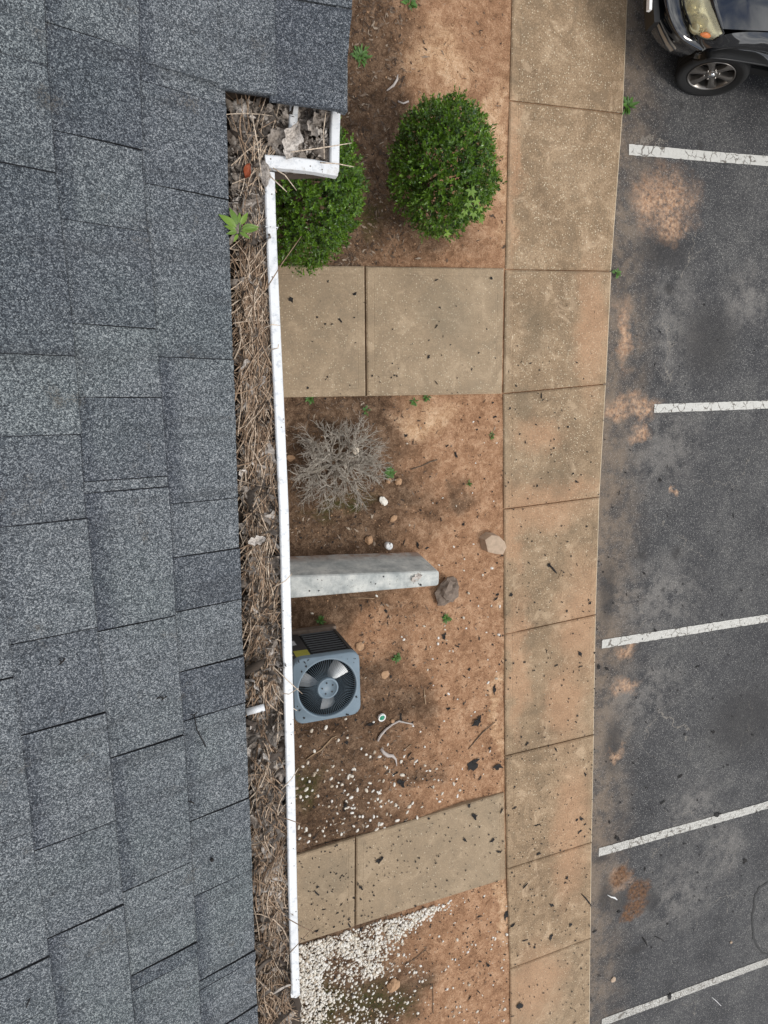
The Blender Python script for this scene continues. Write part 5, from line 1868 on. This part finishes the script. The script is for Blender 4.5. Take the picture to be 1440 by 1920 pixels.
def mirrored(rows):
    return [[Vector((p.x, 2*CY-p.y, p.z)) for p in r_] for r_ in rows]
def panel(name, curves, mat, n_=24, m_=10, both=True, parent=None, thick=True):
    rows = loft(curves, n_, m_)
    res = []
    for k in range(2 if both else 1):
        q = rows if k == 0 else mirrored(rows)
        m = MB()
        m.grid(q, smooth=True, flip=(k == 1))
        res.append(cchild(m.build(name, mat), parent))
    return res
def px3(L):
    return [CG(*q) for q in L]
# bumper: lower lip, face, shoulder, shelf
A_ = [(4.74, CY, .36), (4.76, 4.1, .36), (4.80, 3.86, .36), (4.90, 3.68, .36), (5.06, 3.56, .37), (5.26, 3.50, .40)]
B_ = [(4.58, CY, .62), (4.61, 4.1, .62), (4.655, 3.84, .62), (4.75, 3.64, .62), (4.93, 3.50, .62), (5.20, 3.43, .62)]
Bm = [(4.60, CY, .76), (4.63, 4.1, .76), (4.68, 3.84, .76), (4.77, 3.63, .76), (4.94, 3.48, .76), (5.17, 3.41, .74)]
C_ = [(4.64, CY, .86), (4.67, 4.1, .86)] + px3([(1248, -10, .86), (1258, 40, .86), (1278, 74, .85), (1308, 95, .82)])
D_ = [(4.78, CY, .90), (4.79, 4.1, .90)] + px3([(1275, -10, .90), (1284, 35, .90), (1298, 66, .89), (1322, 92, .86)])
D2 = [(4.80, CY, .86), (4.81, 4.1, .86)] + px3([(1279, -10, .87), (1288, 35, .87), (1301, 64, .86), (1324, 88, .84)])
def lowered(L, n_):
    return [Vector((p[0]*1.02, p[1]*1.02 if p[1] != CY else CY, low(p[2]))) for p in L[:n_]] + [Vector(p) for p in L[n_:]]
A_, B_, Bm = lowered(A_, 6), lowered(B_, 6), lowered(Bm, 6)
C_, D_, D2 = lowered(C_, 2), lowered(D_, 2), lowered(D2, 2)
panel('bumper', [A_, B_, Bm, C_, D_, D2], M['carpaint'], 40, 26)
# dark tray behind bumper and lamps so nothing is hollow
E_ = [(4.94, CY, low(.90))] + px3([(1281, -60, .91), (1281, 0, .92), (1290, 32, .93), (1302, 60, .93), (1316, 72, .95), (1336, 75, 1.0)])
F_ = [(5.08, CY, low(1.13))] + px3([(1322, -60, 1.12), (1333, 0, 1.12), (1341, 22, 1.125), (1348, 40, 1.13), (1354, 55, 1.13), (1357, 63, 1.13)])
Em = []
for a, b_ in zip(E_, F_):
    c = Vector(a).lerp(Vector(b_), 0.5)
    Em.append(c + Vector((-0.022, -0.018, 0.018)))
# headlights (lens bulging over a reflector bowl)
hl = lambda L: [Vector(p) for p in L[1:]]
for k in range(2):
    rows = loft([hl(E_), hl(Em), hl(F_)], 22, 12)
    if k:
        rows = mirrored(rows)
    back = [[p + Vector((0.055, 0.045*(1 if not k else -1), -0.065)) for p in r_] for r_ in rows]
    m = MB(); m.grid(back, smooth=True, flip=bool(k))
    h = cchild(m.build('headlight', M['reflector']))
    m = MB()
    for q, r_ in ((CG(1316, 36, 1.06), 0.078), (CG(1304, 4, 1.05), 0.066)):
        if k:
            q = Vector((q.x, 2*CY-q.y, q.z))
        rt_ = Matrix.Rotation(R(-30), 3, 'Y')
        m.lathe(q + Vector((0.045, 0.01, -0.085)), [(r_*1.06, -0.02), (r_*1.06, 0.012), (r_*0.97, 0.016), (r_*0.92, 0.004), (r_*0.8, 0.024), (r_*0.55, 0.042), (r_*0.25, 0.050), (0.0001, 0.052)], 28, rot=rt_)
    m.build('reflector_bowl', M['globe'], h)
    m = MB()
    q = CG(1326, 64, 1.05)
    if k:
        q = Vector((q.x, 2*CY-q.y, q.z))
    m.lathe(q + Vector((0.0, 0, -0.02)), [(0.065, 0.0), (0.052, 0.018), (0.0001, 0.028)], 16)
    m.v = [tuple(Vector((q.x + (v[0]-q.x)*1.0, q.y + (v[1]-q.y)*0.34, v[2]))) for v in m.v]
    m.build('amber_marker', M['amber'], h)
    m = MB(); m.grid(rows, smooth=True, flip=bool(k)); m.build('lens', M['lens'], h)
    # seal round the lens
    m = MB()
    edge = rows[0] + [r_[-1] for r_ in rows[1:]] + rows[-1][::-1]
    m.tube(edge, 0.008, 6)
    m.build('lens_seal', M['trim'], h)
# grille between the lamps
g0 = [(4.84, y, .90) for y in (CY, 4.4, 4.25)]
m = MB()
for i in range(6):
    z = low(.91 + .036*i)
    m.box((4.97 + .022*i, CY, z), (0.012, 0.36, 0.008))
m.box((5.07, CY, low(1.0)), (0.02, 0.38, 0.10), Matrix.Rotation(R(30), 3, 'Y'))
cchild(m.build('grille', M['chrome']))
# black tray closing the front under the bonnet
m = MB()
m.box((5.55, CY, 0.50), (0.40, 0.85, 0.15))
cchild(m.build('under_tray', M['trim']))
# fog lamp recess, guard and its pale strip
m = MB()
q = [CG(1237, 40, .66), CG(1242, 47, .60), CG(1266, 93, .60), CG(1258, 97, .55)]
pts_t = px3([(1237, 38, .70), (1246, 58, .69), (1256, 77, .68), (1267, 92, .66)])
pts_b = px3([(1232, 47, .63), (1240, 66, .62), (1249, 84, .61), (1258, 97, .60)])
for i in range(4):
    pass
o1_ = Vector((-0.012, -0.012, 0.004))
m.grid([[p + o1_ for p in pts_b], [p + o1_ for p in pts_t]], smooth=True)
m.grid([[p + o1_ for p in pts_t], [p - o1_ for p in pts_t]], smooth=False)
m.grid([[p - o1_ for p in pts_b], [p + o1_ for p in pts_b]], smooth=False)
fg = cchild(m.build('fog_lamp', M['foglens']))
m = MB()
m.tube([p + o1_*1.2 for p in pts_t] + [p + o1_*1.2 for p in pts_b[::-1]] + [pts_t[0] + o1_*1.2], 0.007, 6)
m.build('fog_frame', M['trim'], fg)
m = MB()
m.box(CG(1222, 22, .68), (0.030, 0.13, 0.075), Matrix.Rotation(R(-10), 3, 'Y') @ Matrix.Rotation(R(8), 3, 'Z'))
cchild(m.build('bumper_guard', M['trim']))
m = MB()
m.box(CG(1218, -4, .76), (0.016, 0.11, 0.02))
cchild(m.build('guard_cap', M['pvc']))
# bonnet
edge = px3([(1333, 0, 1.125), (1341, 22, 1.13), (1348, 38, 1.135), (1355, 54, 1.14)])
rows = []
NV = 22
rear = 6.95
fx = [(edge[3].y, edge[3].x), (edge[2].y, edge[2].x), (edge[1].y, edge[1].x), (edge[0].y, edge[0].x), (4.25, 5.12), (CY, 5.08)]
sd_edge = px3([(1355, 54, 1.14), (1400, 56.5, 1.165), (1440, 58, 1.19)]) + [Vector((6.4, 3.60, low(1.24))), Vector((rear, 3.64, low(1.28)))]
sd_edge = catmull(sd_edge, 26)
for i in range(26):
    row = []
    for j in range(NV):
        v = j/(NV-1)
        se = sd_edge[i]
        y = se.y + (CY - se.y)*v
        yf = sd_edge[0].y + (CY - sd_edge[0].y)*v
        for (a, b_) in zip(fx, fx[1:]):
            if a[0]-1e-9 <= yf <= b_[0]+1e-9:
                t_ = (yf-a[0])/(b_[0]-a[0])
                xf = a[1] + (b_[1]-a[1])*t_
        u = i/25
        x = xf + (rear + 0.0*v - xf)*((se.x - sd_edge[0].x)/(rear - sd_edge[0].x))
        crown = 0.055*math.sin(min(1, v*2.2)*math.pi/2) + 0.030*v
        z = se.z + crown*min(1, 0.25+u*2.5)
        row.append(Vector((x, y, z)))
    rows.append(row)
full = [r_ + [Vector((p.x, 2*CY-p.y, p.z)) for p in r_[::-1][1:]] for r_ in rows]
# rolled-over rim of the bonnet
rim = [[Vector((full[0][j].x-0.004, full[0][j].y, full[0][j].z-0.03)) for j in range(len(full[0]))]]
m = MB(); m.grid(rim + full, smooth=True, flip=True)
cchild(m.build('hood', M['carpaint']))
# fenders: bonnet line, shoulder crease, flare over the wheel
top_ = [Vector((5.10, 3.52, low(0.905)))] + px3([(1317, 74, .95), (1337, 76.5, 1.0), (1359, 65, 1.115), (1400, 60, 1.15), (1440, 61, 1.175)]) + [Vector((6.4, 3.58, low(1.225))), Vector((6.95, 3.60, low(1.26)))]
top_[0] = CG(1304, 63, .92)
mid1 = px3([(1310, 82, .87), (1322, 86, .91), (1342, 86, .97), (1366, 80, 1.04), (1402, 76, 1.09), (1440, 78, 1.12)]) + [Vector((6.4, 3.47, low(1.16))), Vector((6.95, 3.48, low(1.19)))]
crs = px3([(1316, 96, .82), (1328, 97, .86), (1346, 94, .93), (1372, 90, .99), (1404, 90, 1.02), (1440, 96, 1.03)]) + [Vector((6.4, 3.41, low(1.06))), Vector((6.95, 3.41, low(1.08)))]
mid2 = [Vector((p.x, p.y+0.018, p.z-0.075)) for p in crs]
flare = px3([(1300, 112, .60), (1312, 113, .74), (1330, 109, .86), (1354, 110, .92), (1384, 114, .945), (1440, 123, .93)]) + [Vector((6.4, 3.345, low(.74))), Vector((6.50, 3.36, low(.45)))]
flare[-1] = Vector((6.62, 3.37, low(0.42))); 
mid2[-1] = Vector((6.95, 3.40, low(0.80))); crs[-1] = Vector((6.95, 3.40, low(1.08)))
panel('fender', [top_, mid1, crs, mid2, flare], M['carpaint'], 44, 22)
lip_ = [Vector((p.x, p.y+0.16, p.z-0.02)) for p in flare]
panel('wheel_arch', [flare, lip_], M['trim'], 44, 4)
m = MB()
m.tube(catmull(flare[:6], 24), 0.011, 6)
cchild(m.build('arch_trim', M['trim']))
# sides, cabin, tail (outside the picture, built plainly)
sideB = [Vector((x, 3.44 + 0.02*(x > 9.5), low(z))) for x, z in ((6.62, .42), (7.6, .42), (8.6, .42), (9.1, .60), (9.6, 1.0), (10.1, .7), (10.5, .55))]
sideM = [Vector((x, 3.42 + 0.04*(x > 10), low(.85 if x < 9 else 1.05))) for x in (6.80, 7.6, 8.6, 9.1, 9.6, 10.1, 10.5)]
sideT = [Vector((x, 3.50 + 0.05*(x > 10), low(1.28))) for x in (6.95, 7.6, 8.6, 9.1, 9.6, 10.1, 10.48)]
panel('door_panel', [sideT, sideM, sideB], M['carpaint'], 30, 10)
glT = [Vector((x, 3.80, low(2.02))) for x in (7.95, 8.4, 8.9, 9.4, 10.2)]
glB = [Vector((x, 3.51, low(1.30))) for x in (7.0, 7.8, 8.7, 9.5, 10.45)]
panel('side_window', [glT, glB], M['glass'], 14, 4)
m = MB()
m.grid([[Vector((7.0, 3.62 + (CY-3.62)*2*k/10, low(1.30) + 0.05*math.sin(math.pi*k/10))) for k in range(11)], [Vector((7.9, 3.82 + (CY-3.82)*2*k/10, low(2.03) + 0.03*math.sin(math.pi*k/10))) for k in range(11)]], smooth=True, flip=True)
cchild(m.build('windshield', M['glass']))
m = MB()
rows = []
for i in range(8):
    x = 7.85 + 2.45*i/7
    rows.append([Vector((x, 3.78 + (CY-3.78)*2*k/12, low(2.02) + 0.07*math.sin(math.pi*k/12))) for k in range(13)])
m.grid(rows, smooth=True, flip=True)
cchild(m.build('roof', M['carpaint']))
m = MB()
m.grid([[Vector((10.2, 3.80 + (CY-3.80)*2*k/8, low(2.03))) for k in range(9)], [Vector((10.48, 3.50 + (CY-3.50)*2*k/8, low(1.29))) for k in range(9)]], smooth=True, flip=True)
cchild(m.build('rear_window', M['glass']))
m = MB()
m.grid([[Vector((10.48, 3.50 + (CY-3.50)*2*k/8, low(1.29))) for k in range(9)], [Vector((10.56, 3.46 + (CY-3.46)*2*k/8, low(.90))) for k in range(9)], [Vector((10.50, 3.46 + (CY-3.46)*2*k/8, low(.50))) for k in range(9)]], smooth=True, flip=True)
cchild(m.build('tailgate', M['carpaint']))
m = MB()
m.box((8.0, CY, 0.30), (2.0, 1.05, 0.05))
cchild(m.build('floor_pan', M['trim']))
# wheels
WZ = 0.25
wf = G(1334, 140, WZ)
WRr = 0.362
def wheel(x, y, s, steer=0.0):
    w = link('wheel', None, None, (x, y, WZ), (0, 0, steer))
    rt_ = Matrix.Rotation(0 if s < 0 else math.pi, 3, 'Z')
    tr = WRr
    k0 = 0.235/0.318
    m = MB()
    prof = [(0.24, -0.205), (0.30, -0.225), (0.345, -0.215), (tr-0.010, -0.195)]
    for k in range(5):
        zz = -0.185 + 0.037*k
        prof += [(tr, zz), (tr, zz+0.024), (tr-0.009, zz+0.026), (tr-0.009, zz+0.034)]
    prof += [(tr, 0.0), (tr-0.014, 0.020), (0.340, 0.032), (0.305, 0.034), (0.296, 0.030), (0.258, 0.024), (0.238, 0.010), (0.233, -0.01)]
    m.lathe((0, 0, 0), prof, 64, axis='Y', rot=rt_)
    m.build('tyre', M['tyre'], w)
    m = MB()
    m.lathe((0, 0, 0), [(0.236, 0.010), (0.238, 0.020), (0.231, 0.023), (0.223, 0.012), (0.216, -0.03), (0.210, -0.10)], 56, axis='Y', rot=rt_)
    m.lathe((0, 0, 0), [(0.064, -0.02), (0.064, 0.002), (0.052, 0.008), (0.0001, 0.010)], 28, axis='Y', rot=rt_)
    for k in range(6):
        a = 2*math.pi*k/6 + 0.28
        ca, sa = math.cos(a), math.sin(a)
        P_ = []
        for (r_, hwd, zf, zb) in ((0.052, 0.036, -0.004, -0.05), (0.11, 0.030, 0.003, -0.045), (0.17, 0.038, 0.008, -0.04), (0.226, 0.064, 0.010, -0.035)):
            P_.append([(r_, -hwd, zb), (r_, -hwd*0.84, zf), (r_, 0, zf+0.004), (r_, hwd*0.84, zf), (r_, hwd, zb)])
        V, F = [], []
        for row in P_:
            for (r_, t_, zz) in row:
                x_, z_ = r_*ca - t_*sa, r_*sa + t_*ca
                V.append(rt_ @ Vector((x_, -zz, z_)))
        for i in range(3):
            for j in range(4):
                F.append((i*5+j, i*5+j+1, i*5+5+j+1, i*5+5+j))
        m.add(V, F)
        b_ = a + math.pi/6
        m.lathe(rt_ @ Vector((0.073*math.cos(b_), 0, 0.073*math.sin(b_))), [(0.010, -0.03), (0.010, 0.010), (0.0001, 0.012)], 8, axis='Y', rot=rt_)
    m.build('rim', M['alloy'], w)
    m = MB()
    m.lathe((0, 0, 0), [(0.036, 0.008), (0.034, 0.016), (0.022, 0.020), (0.0001, 0.020)], 24, axis='Y', rot=rt_)
    m.build('hub_cap', M['chrome'], w)
    m = MB()
    m.lathe((0, 0, 0), [(0.222, -0.13), (0.15, -0.06), (0.08, -0.05), (0.0001, -0.05)], 40, axis='Y', rot=rt_)
    m.build('brake_disc', M['trim'], w)
    return cchild(w)
wheel(wf.x, wf.y, -1, R(-11))
wheel(wf.x, 2*CY-wf.y, 1, R(-11))
wheel(9.4, 3.50, -1)
wheel(9.4, 2*CY-3.50, 1)
